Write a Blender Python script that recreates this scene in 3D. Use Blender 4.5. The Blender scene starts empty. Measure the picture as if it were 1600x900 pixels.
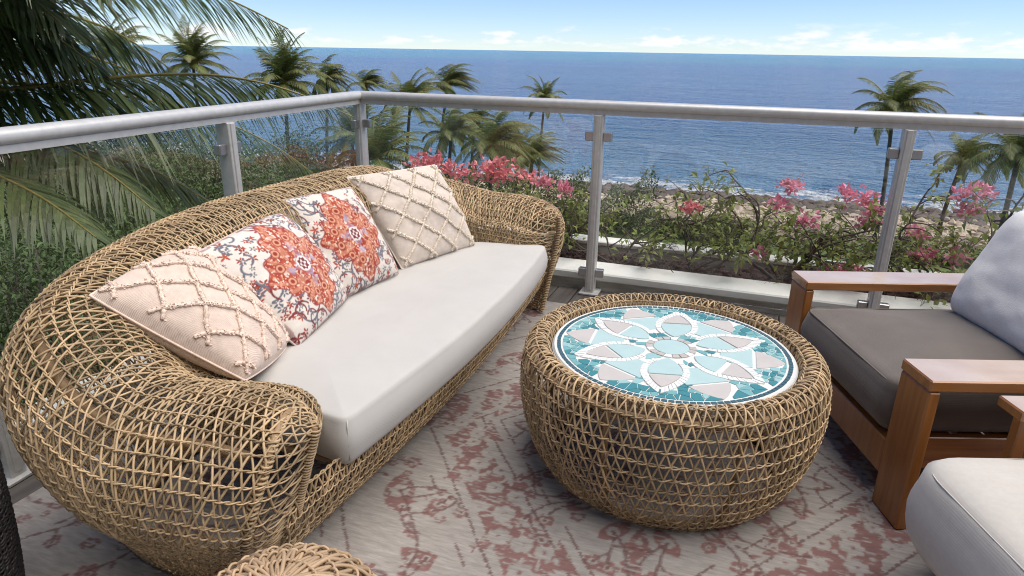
import bpy, math, random
import numpy as np
from mathutils import Vector, Matrix
random.seed(7); rng = np.random.default_rng(11)
R = math.radians
scene = bpy.context.scene
COL = scene.collection

# ------------------------------------------------------------------ camera
CAMH = 1.31
pitch, roll = R(19.6), R(0.92)
fw = Vector((0, math.cos(pitch), -math.sin(pitch)))
up0 = Vector((0, math.sin(pitch), math.cos(pitch))); r0 = Vector((1, 0, 0))
rt = math.cos(roll)*r0 + math.sin(roll)*up0
up = -math.sin(roll)*r0 + math.cos(roll)*up0
cd = bpy.data.cameras.new('camera'); cam = bpy.data.objects.new('camera', cd); COL.objects.link(cam)
m = Matrix((rt, up, -fw)).transposed().to_4x4(); m.translation = (0, 0, CAMH); cam.matrix_world = m
cd.sensor_width = 36; cd.lens = 1043/1600*36; cd.clip_start = 0.05; cd.clip_end = 90000
scene.camera = cam

# ------------------------------------------------------------------ light
SEL, SAZ = R(66), R(98)     # elevation, azimuth clockwise from +Y
SUN = Vector((math.sin(SAZ)*math.cos(SEL), math.cos(SAZ)*math.cos(SEL), math.sin(SEL)))
W = bpy.data.worlds.new('World'); scene.world = W; W.use_nodes = True
nt = W.node_tree; nt.nodes.clear()
def wn(t, **k):
    n = nt.nodes.new(t)
    for a, b in k.items(): setattr(n, a, b)
    return n
sky = wn('ShaderNodeTexSky', sky_type='NISHITA', sun_disc=False)
sky.sun_elevation = SEL; sky.sun_rotation = math.atan2(SUN.x, SUN.y); sky.altitude = 20
sky.air_density = 0.75; sky.dust_density = 0.0; sky.ozone_density = 3.0
tc = wn('ShaderNodeTexCoord')
mp = wn('ShaderNodeMapping'); mp.inputs['Scale'].default_value = (20, 20, 74)
n1 = wn('ShaderNodeTexNoise'); n1.inputs['Scale'].default_value = 1.0; n1.inputs['Detail'].default_value = 7; n1.inputs['Roughness'].default_value = 0.58
n2 = wn('ShaderNodeTexNoise'); n2.inputs['Scale'].default_value = 2.6; n2.inputs['Detail'].default_value = 1
sep = wn('ShaderNodeSeparateXYZ')
L = nt.links.new
L(tc.outputs['Generated'], mp.inputs['Vector']); L(mp.outputs[0], n1.inputs['Vector'])
L(tc.outputs['Generated'], n2.inputs['Vector']); L(tc.outputs['Generated'], sep.inputs[0])
band = wn('ShaderNodeMapRange'); band.inputs[1].default_value = 0.042; band.inputs[2].default_value = 0.010; L(sep.outputs['Z'], band.inputs[0])
low = wn('ShaderNodeMapRange'); low.inputs[1].default_value = 0.003; low.inputs[2].default_value = 0.013; L(sep.outputs['Z'], low.inputs[0])
amt = wn('ShaderNodeMath', operation='MULTIPLY_ADD'); L(band.outputs[0], amt.inputs[0]); amt.inputs[1].default_value = 0.20; L(n1.outputs[0], amt.inputs[2])
amt2 = wn('ShaderNodeMath', operation='MULTIPLY_ADD'); L(n2.outputs[0], amt2.inputs[0]); amt2.inputs[1].default_value = 0.35; L(amt.outputs[0], amt2.inputs[2])
amt3 = wn('ShaderNodeMath', operation='MULTIPLY_ADD'); L(sep.outputs['X'], amt3.inputs[0]); amt3.inputs[1].default_value = 0.10; L(amt2.outputs[0], amt3.inputs[2])
thr = wn('ShaderNodeMapRange', interpolation_type='SMOOTHSTEP'); thr.inputs[1].default_value = 0.82; thr.inputs[2].default_value = 1.02; L(amt3.outputs[0], thr.inputs[0])
mul = wn('ShaderNodeMath', operation='MULTIPLY'); L(thr.outputs[0], mul.inputs[0]); L(low.outputs[0], mul.inputs[1])
mul2 = wn('ShaderNodeMath', operation='MULTIPLY'); L(mul.outputs[0], mul2.inputs[0]); L(band.outputs[0], mul2.inputs[1])
cl = wn('ShaderNodeMath', operation='MULTIPLY'); L(mul2.outputs[0], cl.inputs[0]); cl.inputs[1].default_value = 1.6; cl.use_clamp = True
mixc = wn('ShaderNodeMix', data_type='RGBA'); L(cl.outputs[0], mixc.inputs[0]); hs = wn('ShaderNodeHueSaturation'); hs.inputs['Saturation'].default_value = 0.98; L(sky.outputs[0], hs.inputs['Color'])
tint = wn('ShaderNodeMix', data_type='RGBA', blend_type='MULTIPLY'); tint.inputs[0].default_value = 1; L(hs.outputs[0], tint.inputs[6]); tint.inputs[7].default_value = (0.90, 0.975, 1.13, 1); L(tint.outputs[2], mixc.inputs[6]); mixc.inputs[7].default_value = (8.0, 8.0, 8.1, 1)
bg = wn('ShaderNodeBackground'); bg.inputs['Strength'].default_value = 0.061
out = wn('ShaderNodeOutputWorld'); L(mixc.outputs[2], bg.inputs[0]); L(bg.outputs[0], out.inputs[0])

sl = bpy.data.lights.new('sun', 'SUN'); sl.energy = 2.5; sl.angle = R(70); sl.color = (1.0, 0.92, 0.81)
so = bpy.data.objects.new('sun', sl); COL.objects.link(so); so.rotation_euler = SUN.to_track_quat('Z', 'Y').to_euler(); so.location = (20, -20, 40)
vs = scene.view_settings; vs.view_transform = 'Standard'; vs.look = 'None'; vs.gamma = 1; vs.use_curve_mapping = False
vs.exposure = 1.08
scene.render.engine = 'CYCLES'
scene.cycles.use_denoising = True; scene.cycles.pixel_filter_type = 'BLACKMAN_HARRIS'; scene.cycles.filter_width = 1.05
scene.cycles.max_bounces = 10; scene.cycles.transparent_max_bounces = 24
scene.cycles.diffuse_bounces = 4; scene.cycles.glossy_bounces = 4; scene.cycles.sample_clamp_indirect = 6

# ------------------------------------------------------------------ frames of reference
TH = R(19.5)
E1 = np.array([math.cos(TH), -math.sin(TH)]); E2 = np.array([math.sin(TH), math.cos(TH)])   # along the ocean-side rail / towards the ocean
CORNER = np.array([-0.927, 4.106])
def AO(a, o, z=0.0):            # terrace coordinates: a along the ocean-side rail from the corner, o outwards
    p = CORNER + a*E1 + o*E2
    return (p[0], p[1], z)

# ------------------------------------------------------------------ helpers
def tag(o, label=None, cat=None, group=None, kind=None):
    if label: o['label'] = label
    if cat: o['category'] = cat
    if group: o['group'] = group
    if kind: o['kind'] = kind
    return o
def empty(name, loc=(0, 0, 0), rz=0.0, label=None, cat=None, group=None, kind=None):
    o = bpy.data.objects.new(name, None); COL.objects.link(o); o.location = loc; o.rotation_euler = (0, 0, rz)
    o.empty_display_size = 0.05
    return tag(o, label, cat, group, kind)
def build_mesh(name, V, F, mat=None, smooth=True, colors=None):
    V = np.asarray(V, dtype=np.float32).reshape(-1, 3)
    if not isinstance(F, (list, tuple)): F = [F]
    me = bpy.data.meshes.new(name)
    me.vertices.add(len(V)); me.vertices.foreach_set('co', V.ravel())
    loops = np.concatenate([np.asarray(f, dtype=np.int32).ravel() for f in F])
    sizes = np.concatenate([np.full(len(f), np.asarray(f).shape[1], dtype=np.int32) for f in F])
    starts = np.concatenate([[0], np.cumsum(sizes)[:-1]]).astype(np.int32)
    me.loops.add(len(loops)); me.loops.foreach_set('vertex_index', loops)
    me.polygons.add(len(sizes)); me.polygons.foreach_set('loop_start', starts); me.polygons.foreach_set('loop_total', sizes)
    me.polygons.foreach_set('use_smooth', np.full(len(sizes), smooth, dtype=bool))
    me.update(calc_edges=True); me.validate()
    if colors is not None:
        at = me.color_attributes.new('dye', 'FLOAT_COLOR', 'POINT')
        c = np.ones((len(V), 4), dtype=np.float32); c[:, :3] = colors
        at.data.foreach_set('color', c.ravel())
    if mat: me.materials.append(mat)
    return me
def obj(name, me, parent=None, loc=(0, 0, 0), rot=(0, 0, 0)):
    o = bpy.data.objects.new(name, me); COL.objects.link(o); o.location = loc; o.rotation_euler = rot
    if parent: o.parent = parent
    return o
class MB:
    def __init__(s): s.V = []; s.Q = []; s.T = []; s.n = 0; s.C = []
    def add(s, V, Q=None, T=None, c=None):
        V = np.asarray(V, dtype=float).reshape(-1, 3)
        if Q is not None and len(Q): s.Q.append(np.asarray(Q)+s.n)
        if T is not None and len(T): s.T.append(np.asarray(T)+s.n)
        if c is not None: s.C.append(np.broadcast_to(np.asarray(c, dtype=float), (len(V), 3)))
        s.V.append(V); s.n += len(V); return s
    def mesh(s, name, mat, smooth=True):
        F = []
        if s.Q: F.append(np.concatenate(s.Q))
        if s.T: F.append(np.concatenate(s.T))
        return build_mesh(name, np.concatenate(s.V), F, mat, smooth, np.concatenate(s.C) if s.C else None)
    def obj(s, name, mat, parent=None, smooth=True, loc=(0, 0, 0), rot=(0, 0, 0)):
        return obj(name, s.mesh(name, mat, smooth), parent, loc, rot)
def tube_arrays(P, r, sides=5, N=None, cap=True):
    """P (n,3) path, r radius scalar or (n,), N optional reference normals"""
    P = np.asarray(P, dtype=float); n = len(P)
    T = np.gradient(P, axis=0); T /= (np.linalg.norm(T, axis=1, keepdims=True)+1e-12)
    if N is None:
        ref = np.array([0, 0, 1.]) if abs(T[:, 2]).mean() < 0.8 else np.array([1., 0, 0])
        N = np.broadcast_to(ref, P.shape)
    B = np.cross(T, N); B /= (np.linalg.norm(B, axis=1, keepdims=True)+1e-12)
    N = np.cross(B, T)
    a = np.arange(sides)*2*math.pi/sides
    r = np.broadcast_to(np.asarray(r, dtype=float), (n,))
    V = P[:, None, :] + r[:, None, None]*(np.cos(a)[None, :, None]*N[:, None, :] + np.sin(a)[None, :, None]*B[:, None, :])
    i = np.arange(n-1)[:, None]*sides; j = np.arange(sides)[None, :]; j2 = (j+1) % sides
    Q = np.stack([i+j, i+j2, i+sides+j2, i+sides+j], -1).reshape(-1, 4)
    V = V.reshape(-1, 3); Tt = []
    if cap:
        V = np.concatenate([V, P[:1], P[-1:]]); c0, c1 = n*sides, n*sides+1
        k = np.arange(sides); k2 = (k+1) % sides
        Tt = np.concatenate([np.stack([np.full(sides, c0), k2, k], -1), np.stack([np.full(sides, c1), (n-1)*sides+k, (n-1)*sides+k2], -1)])
    return V, Q, Tt
def box_arrays(x0, x1, y0, y1, z0, z1, b=0.0):
    """box with chamfered edges b"""
    if b <= 0:
        V = [(x, y, z) for z in (z0, z1) for y in (y0, y1) for x in (x0, x1)]
        Q = [(0, 2, 3, 1), (4, 5, 7, 6), (0, 1, 5, 4), (2, 6, 7, 3), (0, 4, 6, 2), (1, 3, 7, 5)]
        return np.array(V), np.array(Q), []
    V = []; idx = {}
    for sx in (0, 1):
        for sy in (0, 1):
            for sz in (0, 1):
                c = ((x0, x1)[sx], (y0, y1)[sy], (z0, z1)[sz]); d = [b*(1-2*s) for s in (sx, sy, sz)]
                for ax in range(3):       # vertex lying on face with normal axis ax
                    p = [c[k]+(0 if k == ax else d[k]) for k in range(3)]
                    idx[(sx, sy, sz, ax)] = len(V); V.append(p)
    Q = []; T = []
    def order(f): return f
    def face(ids):
        p = np.array([V[i] for i in ids]); n = np.cross(p[1]-p[0], p[2]-p[0]); cc = np.array([(x0+x1)/2, (y0+y1)/2, (z0+z1)/2])
        if np.dot(n, p.mean(0)-cc) < 0: ids = ids[::-1]
        (Q if len(ids) == 4 else T).append(ids)
    for ax in range(3):
        o1, o2 = [k for k in range(3) if k != ax]
        for s in (0, 1):
            ids = []
            for a, b2 in ((0, 0), (1, 0), (1, 1), (0, 1)):
                k = [0, 0, 0]; k[ax] = s; k[o1] = a; k[o2] = b2; ids.append(idx[(*k, ax)])
            face(ids)
        for a in (0, 1):
            for b2 in (0, 1):
                k0 = [0, 0, 0]; k1 = [0, 0, 0]; k0[o1] = k1[o1] = a; k0[o2] = k1[o2] = b2; k1[ax] = 1
                face([idx[(*k0, o1)], idx[(*k1, o1)], idx[(*k1, o2)], idx[(*k0, o2)]])
    for sx in (0, 1):
        for sy in (0, 1):
            for sz in (0, 1): face([idx[(sx, sy, sz, ax)] for ax in range(3)])
    return np.array(V), np.array(Q), np.array(T)
def box(name, mat, x0, x1, y0, y1, z0, z1, parent=None, b=0.0, loc=(0, 0, 0), rot=(0, 0, 0)):
    V, Q, T = box_arrays(x0, x1, y0, y1, z0, z1, b)
    mb = MB(); mb.add(V, Q, T); return mb.obj(name, mat, parent, False, loc, rot)
def prism(poly, z0, z1, inset=0.0, up_h=0.0):
    """polygon (n,2) CCW extruded, with small chamfer"""
    p = np.asarray(poly, float); n = len(p); c = p.mean(0)
    if inset > 0:
        d = p-c; l = np.linalg.norm(d, axis=1, keepdims=True); p2 = c+d*(1-inset/np.maximum(l, inset*1.5))
    else: p2 = p
    V = np.concatenate([np.c_[p, np.full(n, z0)], np.c_[p, np.full(n, z1-up_h)], np.c_[p2, np.full(n, z1)], [[c[0], c[1], z1]]])
    k = np.arange(n); k2 = (k+1) % n
    Q = np.concatenate([np.stack([k, k2, n+k2, n+k], -1), np.stack([n+k, n+k2, 2*n+k2, 2*n+k], -1)])
    T = np.stack([2*n+k, 2*n+k2, np.full(n, 3*n)], -1)
    return V, Q, T
def smooth_path(P, it=3, closed=False):
    P = np.asarray(P, float)
    for _ in range(it):
        Qp = 0.75*P[:-1]+0.25*P[1:]; Rp = 0.25*P[:-1]+0.75*P[1:]
        N = np.empty((2*len(Qp), P.shape[1])); N[0::2] = Qp; N[1::2] = Rp
        P = np.concatenate([P[:1], N, P[-1:]])
    return P
def resample(P, n):
    d = np.r_[0, np.cumsum(np.linalg.norm(np.diff(P, axis=0), axis=1))]; t = np.linspace(0, d[-1], n)
    return np.stack([np.interp(t, d, P[:, k]) for k in range(P.shape[1])], -1)
def vnoise(x, y, seed=0):
    g = np.random.default_rng(seed).random((64, 64)); xi = np.floor(x).astype(int); yi = np.floor(y).astype(int)
    fx = x-xi; fy = y-yi; fx = fx*fx*(3-2*fx); fy = fy*fy*(3-2*fy)
    a = g[xi % 64, yi % 64]; b = g[(xi+1) % 64, yi % 64]; c = g[xi % 64, (yi+1) % 64]; d = g[(xi+1) % 64, (yi+1) % 64]
    return (a*(1-fx)+b*fx)*(1-fy)+(c*(1-fx)+d*fx)*fy
def fbm(x, y, seed=0, o=4):
    s = 0; w = 0.5
    for k in range(o): s = s+w*vnoise(x*2**k, y*2**k, seed+k); w *= 0.5
    return s/(1-0.5**o)

# ------------------------------------------------------------------ materials
def mat(name, col, rough=0.6, var=0.0, vscale=8.0, col2=None, bump=0.0, bscale=60.0, metal=0.0, spec=0.5, stretch=None, island=0.0,
        attr=False, transl=0.0, sheen=0.0, detail=4.0, coat=0.0, bdist=0.002):
    m_ = bpy.data.materials.new(name); m_.use_nodes = True; t = m_.node_tree; N = t.nodes; Lk = t.links.new
    b = N['Principled BSDF']; b.inputs['Roughness'].default_value = rough; b.inputs['Metallic'].default_value = metal
    b.inputs['Specular IOR Level'].default_value = spec
    if sheen: b.inputs['Sheen Weight'].default_value = sheen
    if coat: b.inputs['Coat Weight'].default_value = coat; b.inputs['Coat Roughness'].default_value = 0.12
    co = N.new('ShaderNodeTexCoord'); vec = co.outputs['Object']
    if stretch:
        mpn = N.new('ShaderNodeMapping'); mpn.inputs['Scale'].default_value = stretch; Lk(vec, mpn.inputs[0]); vec = mpn.outputs[0]
    src = None
    if attr:
        a = N.new('ShaderNodeVertexColor'); a.layer_name = 'dye'; src = a.outputs[0]
    if var or col2:
        nz = N.new('ShaderNodeTexNoise'); nz.inputs['Scale'].default_value = vscale; nz.inputs['Detail'].default_value = detail; nz.inputs['Roughness'].default_value = 0.6
        Lk(vec, nz.inputs['Vector'])
        rp = N.new('ShaderNodeMapRange'); rp.inputs[1].default_value = 0.32; rp.inputs[2].default_value = 0.68; Lk(nz.outputs[0], rp.inputs[0])
        mx = N.new('ShaderNodeMix'); mx.data_type = 'RGBA'; Lk(rp.outputs[0], mx.inputs[0])
        c2 = col2 if col2 else tuple(c*(1-var) for c in col)
        mx.inputs[6].default_value = (*col, 1); mx.inputs[7].default_value = (*c2, 1)
        if src is not None:
            mm = N.new('ShaderNodeMix'); mm.data_type = 'RGBA'; mm.blend_type = 'MULTIPLY'; mm.inputs[0].default_value = 1.0
            Lk(src, mm.inputs[6]); Lk(mx.outputs[2], mm.inputs[7]); src = mm.outputs[2]
        else: src = mx.outputs[2]
    if island:
        g = N.new('ShaderNodeNewGeometry'); r_ = N.new('ShaderNodeMapRange'); r_.inputs[3].default_value = 1-island; r_.inputs[4].default_value = 1+island*0.6
        Lk(g.outputs['Random Per Island'], r_.inputs[0])
        mm = N.new('ShaderNodeVectorMath'); mm.operation = 'SCALE'
        if src is not None: Lk(src, mm.inputs[0])
        else: mm.inputs[0].default_value = col
        Lk(r_.outputs[0], mm.inputs['Scale']); src = mm.outputs[0]
    if src is not None: Lk(src, b.inputs['Base Color'])
    else: b.inputs['Base Color'].default_value = (*col, 1)
    if bump:
        nb = N.new('ShaderNodeTexNoise'); nb.inputs['Scale'].default_value = bscale; nb.inputs['Detail'].default_value = 5; Lk(vec, nb.inputs['Vector'])
        bm = N.new('ShaderNodeBump'); bm.inputs['Strength'].default_value = bump; bm.inputs['Distance'].default_value = bdist; Lk(nb.outputs[0], bm.inputs['Height']); Lk(bm.outputs[0], b.inputs['Normal'])
    if transl:
        tr = N.new('ShaderNodeBsdfTranslucent'); ms = N.new('ShaderNodeMixShader'); ms.inputs[0].default_value = transl
        if src is not None: Lk(src, tr.inputs[0])
        else: tr.inputs[0].default_value = (*col, 1)
        o_ = N['Material Output']; Lk(b.outputs[0], ms.inputs[1]); Lk(tr.outputs[0], ms.inputs[2]); Lk(ms.outputs[0], o_.inputs[0])
    return m_
def weave_bump(m_, sx, sy, strength=0.3, dist=0.001, uv=False):
    t = m_.node_tree; N = t.nodes; Lk = t.links.new; b = N['Principled BSDF']
    co = N.new('ShaderNodeTexCoord')
    w1 = N.new('ShaderNodeTexWave'); w1.bands_direction = 'X'; w1.inputs['Scale'].default_value = sx; w1.inputs['Distortion'].default_value = 1.5; w1.inputs['Detail'].default_value = 2
    w2 = N.new('ShaderNodeTexWave'); w2.bands_direction = 'Y'; w2.inputs['Scale'].default_value = sy; w2.inputs['Distortion'].default_value = 1.5; w2.inputs['Detail'].default_value = 2
    Lk(co.outputs['Object'], w1.inputs[0]); Lk(co.outputs['Object'], w2.inputs[0])
    ad = N.new('ShaderNodeMath'); Lk(w1.outputs['Fac'], ad.inputs[0]); Lk(w2.outputs['Fac'], ad.inputs[1])
    bm = N.new('ShaderNodeBump'); bm.inputs['Strength'].default_value = strength; bm.inputs['Distance'].default_value = dist; Lk(ad.outputs[0], bm.inputs['Height'])
    Lk(bm.outputs[0], b.inputs['Normal'])
    return m_
M = {}
M['rattan'] = mat('rattan', (0.56, 0.405, 0.235), 0.48, var=0.40, vscale=11, island=0.42, bump=0.25, bscale=220, spec=0.4)
M['rattan_pole'] = mat('rattan_pole', (0.36, 0.23, 0.12), 0.55, var=0.3, vscale=14, bump=0.3, bscale=120)
M['rattan_dark'] = mat('dark_wicker', (0.022, 0.018, 0.02), 0.5, var=0.4, vscale=14, island=0.3)
M['rattan_pouf'] = mat('pale_rattan', (0.50, 0.35, 0.215), 0.5, var=0.25, vscale=9, island=0.22, bump=0.25, bscale=220, spec=0.4)
M['cushion'] = weave_bump(mat('cream_canvas', (0.49, 0.48, 0.46), 0.9, var=0.05, vscale=7, sheen=0.15), 260, 260, 0.25, 0.0006)
M['linen'] = weave_bump(mat('linen', (0.76, 0.62, 0.53), 0.92, var=0.13, vscale=50, sheen=0.1, stretch=(1, 1, 1)), 150, 150, 0.5, 0.0012)
M['linen_grey'] = weave_bump(mat('linen_grey', (0.74, 0.645, 0.565), 0.92, var=0.13, vscale=50, sheen=0.1), 150, 150, 0.5, 0.0012)
M['tuft'] = mat('tuft', (0.82, 0.66, 0.56), 0.95, var=0.18, vscale=160, island=0.12)
M['tuft_grey'] = mat('tuft_grey', (0.80, 0.71, 0.60), 0.95, var=0.18, vscale=160, island=0.12)
M['floral'] = mat('floral_print', (1, 1, 1), 0.9, var=0.06, vscale=30, attr=True, bump=0.2, bscale=500, sheen=0.1)
M['rug'] = mat('rug_pile', (1, 1, 1), 0.95, var=0.20, vscale=1.0, attr=True, bump=0.6, bscale=2.0, stretch=(28, 190, 30), bdist=0.003)
M['deck'] = mat('weathered_deck', (0.10, 0.088, 0.08), 0.75, col2=(0.055, 0.047, 0.042), vscale=1.0, stretch=(40, 3, 20), bump=0.4, bscale=1.5)
M['teak'] = mat('teak', (0.36, 0.145, 0.042), 0.27, col2=(0.22, 0.075, 0.02), vscale=1.0, stretch=(3, 45, 45), bump=0.08, bscale=2, coat=0.6)
M['teak_v'] = mat('teak_upright', (0.40, 0.165, 0.045), 0.33, col2=(0.25, 0.09, 0.022), vscale=1.0, stretch=(40, 40, 3), bump=0.08, bscale=2, coat=0.2)
def sky_sheen_top(name, col, pale, amount=0.7):  # upward faces painted paler, standing in for the sky's grazing reflection
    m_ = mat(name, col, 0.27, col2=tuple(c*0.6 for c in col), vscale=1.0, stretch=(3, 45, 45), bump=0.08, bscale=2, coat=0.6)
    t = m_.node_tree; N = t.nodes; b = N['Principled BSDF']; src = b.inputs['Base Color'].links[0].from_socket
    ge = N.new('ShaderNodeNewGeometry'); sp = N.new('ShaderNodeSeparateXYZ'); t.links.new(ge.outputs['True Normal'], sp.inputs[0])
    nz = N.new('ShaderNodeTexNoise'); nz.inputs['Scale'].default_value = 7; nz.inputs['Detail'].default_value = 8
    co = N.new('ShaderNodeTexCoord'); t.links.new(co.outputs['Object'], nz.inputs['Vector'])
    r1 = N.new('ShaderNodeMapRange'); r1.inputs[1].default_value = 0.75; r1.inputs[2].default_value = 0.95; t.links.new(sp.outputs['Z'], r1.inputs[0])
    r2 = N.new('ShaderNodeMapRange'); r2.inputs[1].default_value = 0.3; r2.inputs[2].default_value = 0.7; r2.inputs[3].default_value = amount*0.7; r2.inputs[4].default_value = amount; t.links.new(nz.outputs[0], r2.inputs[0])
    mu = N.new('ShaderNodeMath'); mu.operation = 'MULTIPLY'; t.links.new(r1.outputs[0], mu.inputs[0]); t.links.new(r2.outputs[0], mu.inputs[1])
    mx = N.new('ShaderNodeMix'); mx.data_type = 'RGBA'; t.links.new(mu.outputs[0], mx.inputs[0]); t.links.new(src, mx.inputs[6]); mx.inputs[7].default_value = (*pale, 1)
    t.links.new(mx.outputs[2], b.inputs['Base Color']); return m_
M['teak_arm'] = sky_sheen_top('sky_sheen_teak', (0.38, 0.155, 0.042), (0.62, 0.55, 0.50), 0.85)  # armrest tops lightened in colour as if mirroring bright sky
M['taupe'] = weave_bump(mat('taupe_canvas', (0.145, 0.122, 0.104), 0.85, var=0.22, vscale=5, sheen=0.25), 210, 210, 0.3, 0.0008)
M['towel'] = mat('white_terry', (0.82, 0.80, 0.77), 0.95, var=0.06, vscale=60, bump=0.6, bscale=260, sheen=0.3)
M['ecru'] = weave_bump(mat('ecru_canvas', (0.58, 0.55, 0.50), 0.9, var=0.07, vscale=70, sheen=0.15), 230, 230, 0.3, 0.0008)
M['alu'] = mat('painted_aluminium', (0.58, 0.58, 0.57), 0.36, var=0.14, vscale=30, bump=0.12, bscale=700, metal=0.2, bdist=0.0006)
M['steel'] = mat('steel_clamp', (0.42, 0.42, 0.43), 0.3, var=0.1, vscale=60, metal=0.8)
M['screw'] = mat('screw', (0.05, 0.05, 0.05), 0.4)
M['white_wall'] = mat('white_render', (0.80, 0.795, 0.76), 0.8, col2=(0.66, 0.64, 0.59), vscale=3.2, detail=9, bump=0.25, bscale=60)
M['curb_face'] = mat('stained_curb', (0.70, 0.68, 0.62), 0.8, col2=(0.40, 0.35, 0.28), vscale=1.0, detail=8, stretch=(7, 2, 34), bump=0.3, bscale=6)
M['lava'] = mat('lava_rock', (0.085, 0.038, 0.034), 0.9, col2=(0.035, 0.022, 0.022), vscale=25, bump=0.7, bscale=160, island=0.45)
M['soil'] = mat('soil', (0.03, 0.02, 0.017), 0.95, var=0.5, vscale=30, bump=0.5, bscale=60)
M['leaf_b'] = mat('bougainvillea_leaf', (0.29, 0.34, 0.09), 0.5, var=0.3, vscale=3, island=0.45, transl=0.35)
M['bark_b'] = mat('shrub_bark', (0.10, 0.078, 0.062), 0.85, var=0.4, vscale=30, bump=0.5, bscale=90)
M['pink'] = mat('pink_bract', (0.80, 0.20, 0.25), 0.6, col2=(0.86, 0.38, 0.38), vscale=12, island=0.25, transl=0.3)
M['magenta'] = mat('magenta_bract', (0.80, 0.24, 0.38), 0.6, col2=(0.87, 0.43, 0.50), vscale=12, island=0.25, transl=0.3)
M['frond_near'] = mat('palm_leaflet', (0.075, 0.125, 0.04), 0.40, col2=(0.125, 0.155, 0.048), vscale=2.2, island=0.45, transl=0.32, spec=0.6)
M['rachis'] = mat('palm_midrib', (0.26, 0.21, 0.05), 0.5, var=0.3, vscale=12)
M['frond_far'] = mat('far_palm_leaflet', (0.13, 0.185, 0.045), 0.5, col2=(0.21, 0.205, 0.065), vscale=1.1, island=0.5, transl=0.36)
M['trunk'] = mat('palm_trunk', (0.13, 0.11, 0.09), 0.9, col2=(0.065, 0.055, 0.045), vscale=1.0, stretch=(3, 3, 14), bump=0.6, bscale=4)
M['leaf_t'] = mat('tree_leaf', (0.055, 0.10, 0.022), 0.5, col2=(0.10, 0.135, 0.035), vscale=0.9, island=0.5, transl=0.2)
M['leaf_t2'] = mat('shrub_leaf', (0.085, 0.135, 0.03), 0.5, col2=(0.05, 0.09, 0.02), vscale=1.2, island=0.5, transl=0.2)
M['wood_t'] = mat('tree_bark', (0.09, 0.075, 0.06), 0.9, var=0.4, vscale=6)
M['lawn'] = mat('lawn', (0.10, 0.15, 0.035), 0.9, col2=(0.066, 0.105, 0.026), vscale=0.35, detail=9, bump=0.6, bscale=14, bdist=0.05)
M['sand'] = mat('beach_ground', (0.30, 0.235, 0.165), 0.95, col2=(0.17, 0.13, 0.095), vscale=0.5, detail=9, bump=0.7, bscale=4, bdist=0.1)
M['rock_tan'] = mat('beach_stone', (0.52, 0.43, 0.33), 0.9, col2=(0.36, 0.285, 0.21), vscale=2, island=0.35)
M['rock_dark'] = mat('wet_rock', (0.12, 0.09, 0.07), 0.7, col2=(0.06, 0.048, 0.042), vscale=2, island=0.35)
M['grout'] = mat('white_grout', (0.66, 0.68, 0.67), 0.75, var=0.08, vscale=60)
M['teal'] = mat('teal_glass_tile', (0.06, 0.23, 0.26), 0.22, island=0.3)
M['teal2'] = mat('mid_teal_tile', (0.17, 0.385, 0.40), 0.22)
M['teal3'] = mat('pale_teal_tile', (0.30, 0.50, 0.51), 0.22)
M['navy'] = mat('slate_border_tile', (0.06, 0.125, 0.155), 0.25, var=0.2, vscale=40)
M['aqua'] = mat('aqua_tile', (0.43, 0.585, 0.585), 0.3, var=0.06, vscale=18)
M['mushroom'] = mat('mushroom_tile', (0.53, 0.50, 0.475), 0.35, var=0.08, vscale=18)
M['white_tile'] = mat('white_tile', (0.74, 0.75, 0.74), 0.28, var=0.05, vscale=30)
M['stone_tile'] = mat('centre_stone', (0.50, 0.47, 0.44), 0.4, var=0.15, vscale=25)
M['tabrim'] = mat('table_edge', (0.52, 0.53, 0.52), 0.4, var=0.15, vscale=30)
M['facade'] = mat('facade', (0.45, 0.42, 0.38), 0.85, var=0.06, vscale=0.5)
M['window'] = mat('dark_window', (0.03, 0.04, 0.045), 0.08)

def glass_material():
    g = bpy.data.materials.new('railing_glass'); g.use_nodes = True; t = g.node_tree; N = t.nodes; Lk = t.links.new
    N.clear(); o_ = N.new('ShaderNodeOutputMaterial')
    tr = N.new('ShaderNodeBsdfTransparent'); tr.inputs[0].default_value = (0.972, 0.985, 0.98, 1)
    gl = N.new('ShaderNodeBsdfGlossy'); gl.inputs['Roughness'].default_value = 0.015; gl.inputs['Color'].default_value = (1, 1, 1, 1)
    fr = N.new('ShaderNodeFresnel'); ge = N.new('ShaderNodeNewGeometry'); ir = N.new('ShaderNodeMapRange'); ir.inputs[3].default_value = 1.5; ir.inputs[4].default_value = 1/1.5; Lk(ge.outputs['Backfacing'], ir.inputs[0]); Lk(ir.outputs[0], fr.inputs['IOR'])
    ms = N.new('ShaderNodeMixShader'); Lk(fr.outputs[0], ms.inputs[0]); Lk(tr.outputs[0], ms.inputs[1]); Lk(gl.outputs[0], ms.inputs[2])
    # salt film left by the sea air
    df = N.new('ShaderNodeBsdfDiffuse'); df.inputs[0].default_value = (0.7, 0.72, 0.72, 1)
    nz = N.new('ShaderNodeTexNoise'); nz.inputs['Scale'].default_value = 2.2; nz.inputs['Detail'].default_value = 6
    co = N.new('ShaderNodeTexCoord'); Lk(co.outputs['Object'], nz.inputs['Vector'])
    rp = N.new('ShaderNodeMapRange'); rp.inputs[1].default_value = 0.45; rp.inputs[2].default_value = 0.8; rp.inputs[3].default_value = 0.0; rp.inputs[4].default_value = 0.010; Lk(nz.outputs[0], rp.inputs[0])
    m2 = N.new('ShaderNodeMixShader'); Lk(rp.outputs[0], m2.inputs[0]); Lk(ms.outputs[0], m2.inputs[1]); Lk(df.outputs[0], m2.inputs[2])
    Lk(m2.outputs[0], o_.inputs[0]); return g
M['glass'] = glass_material()

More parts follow.
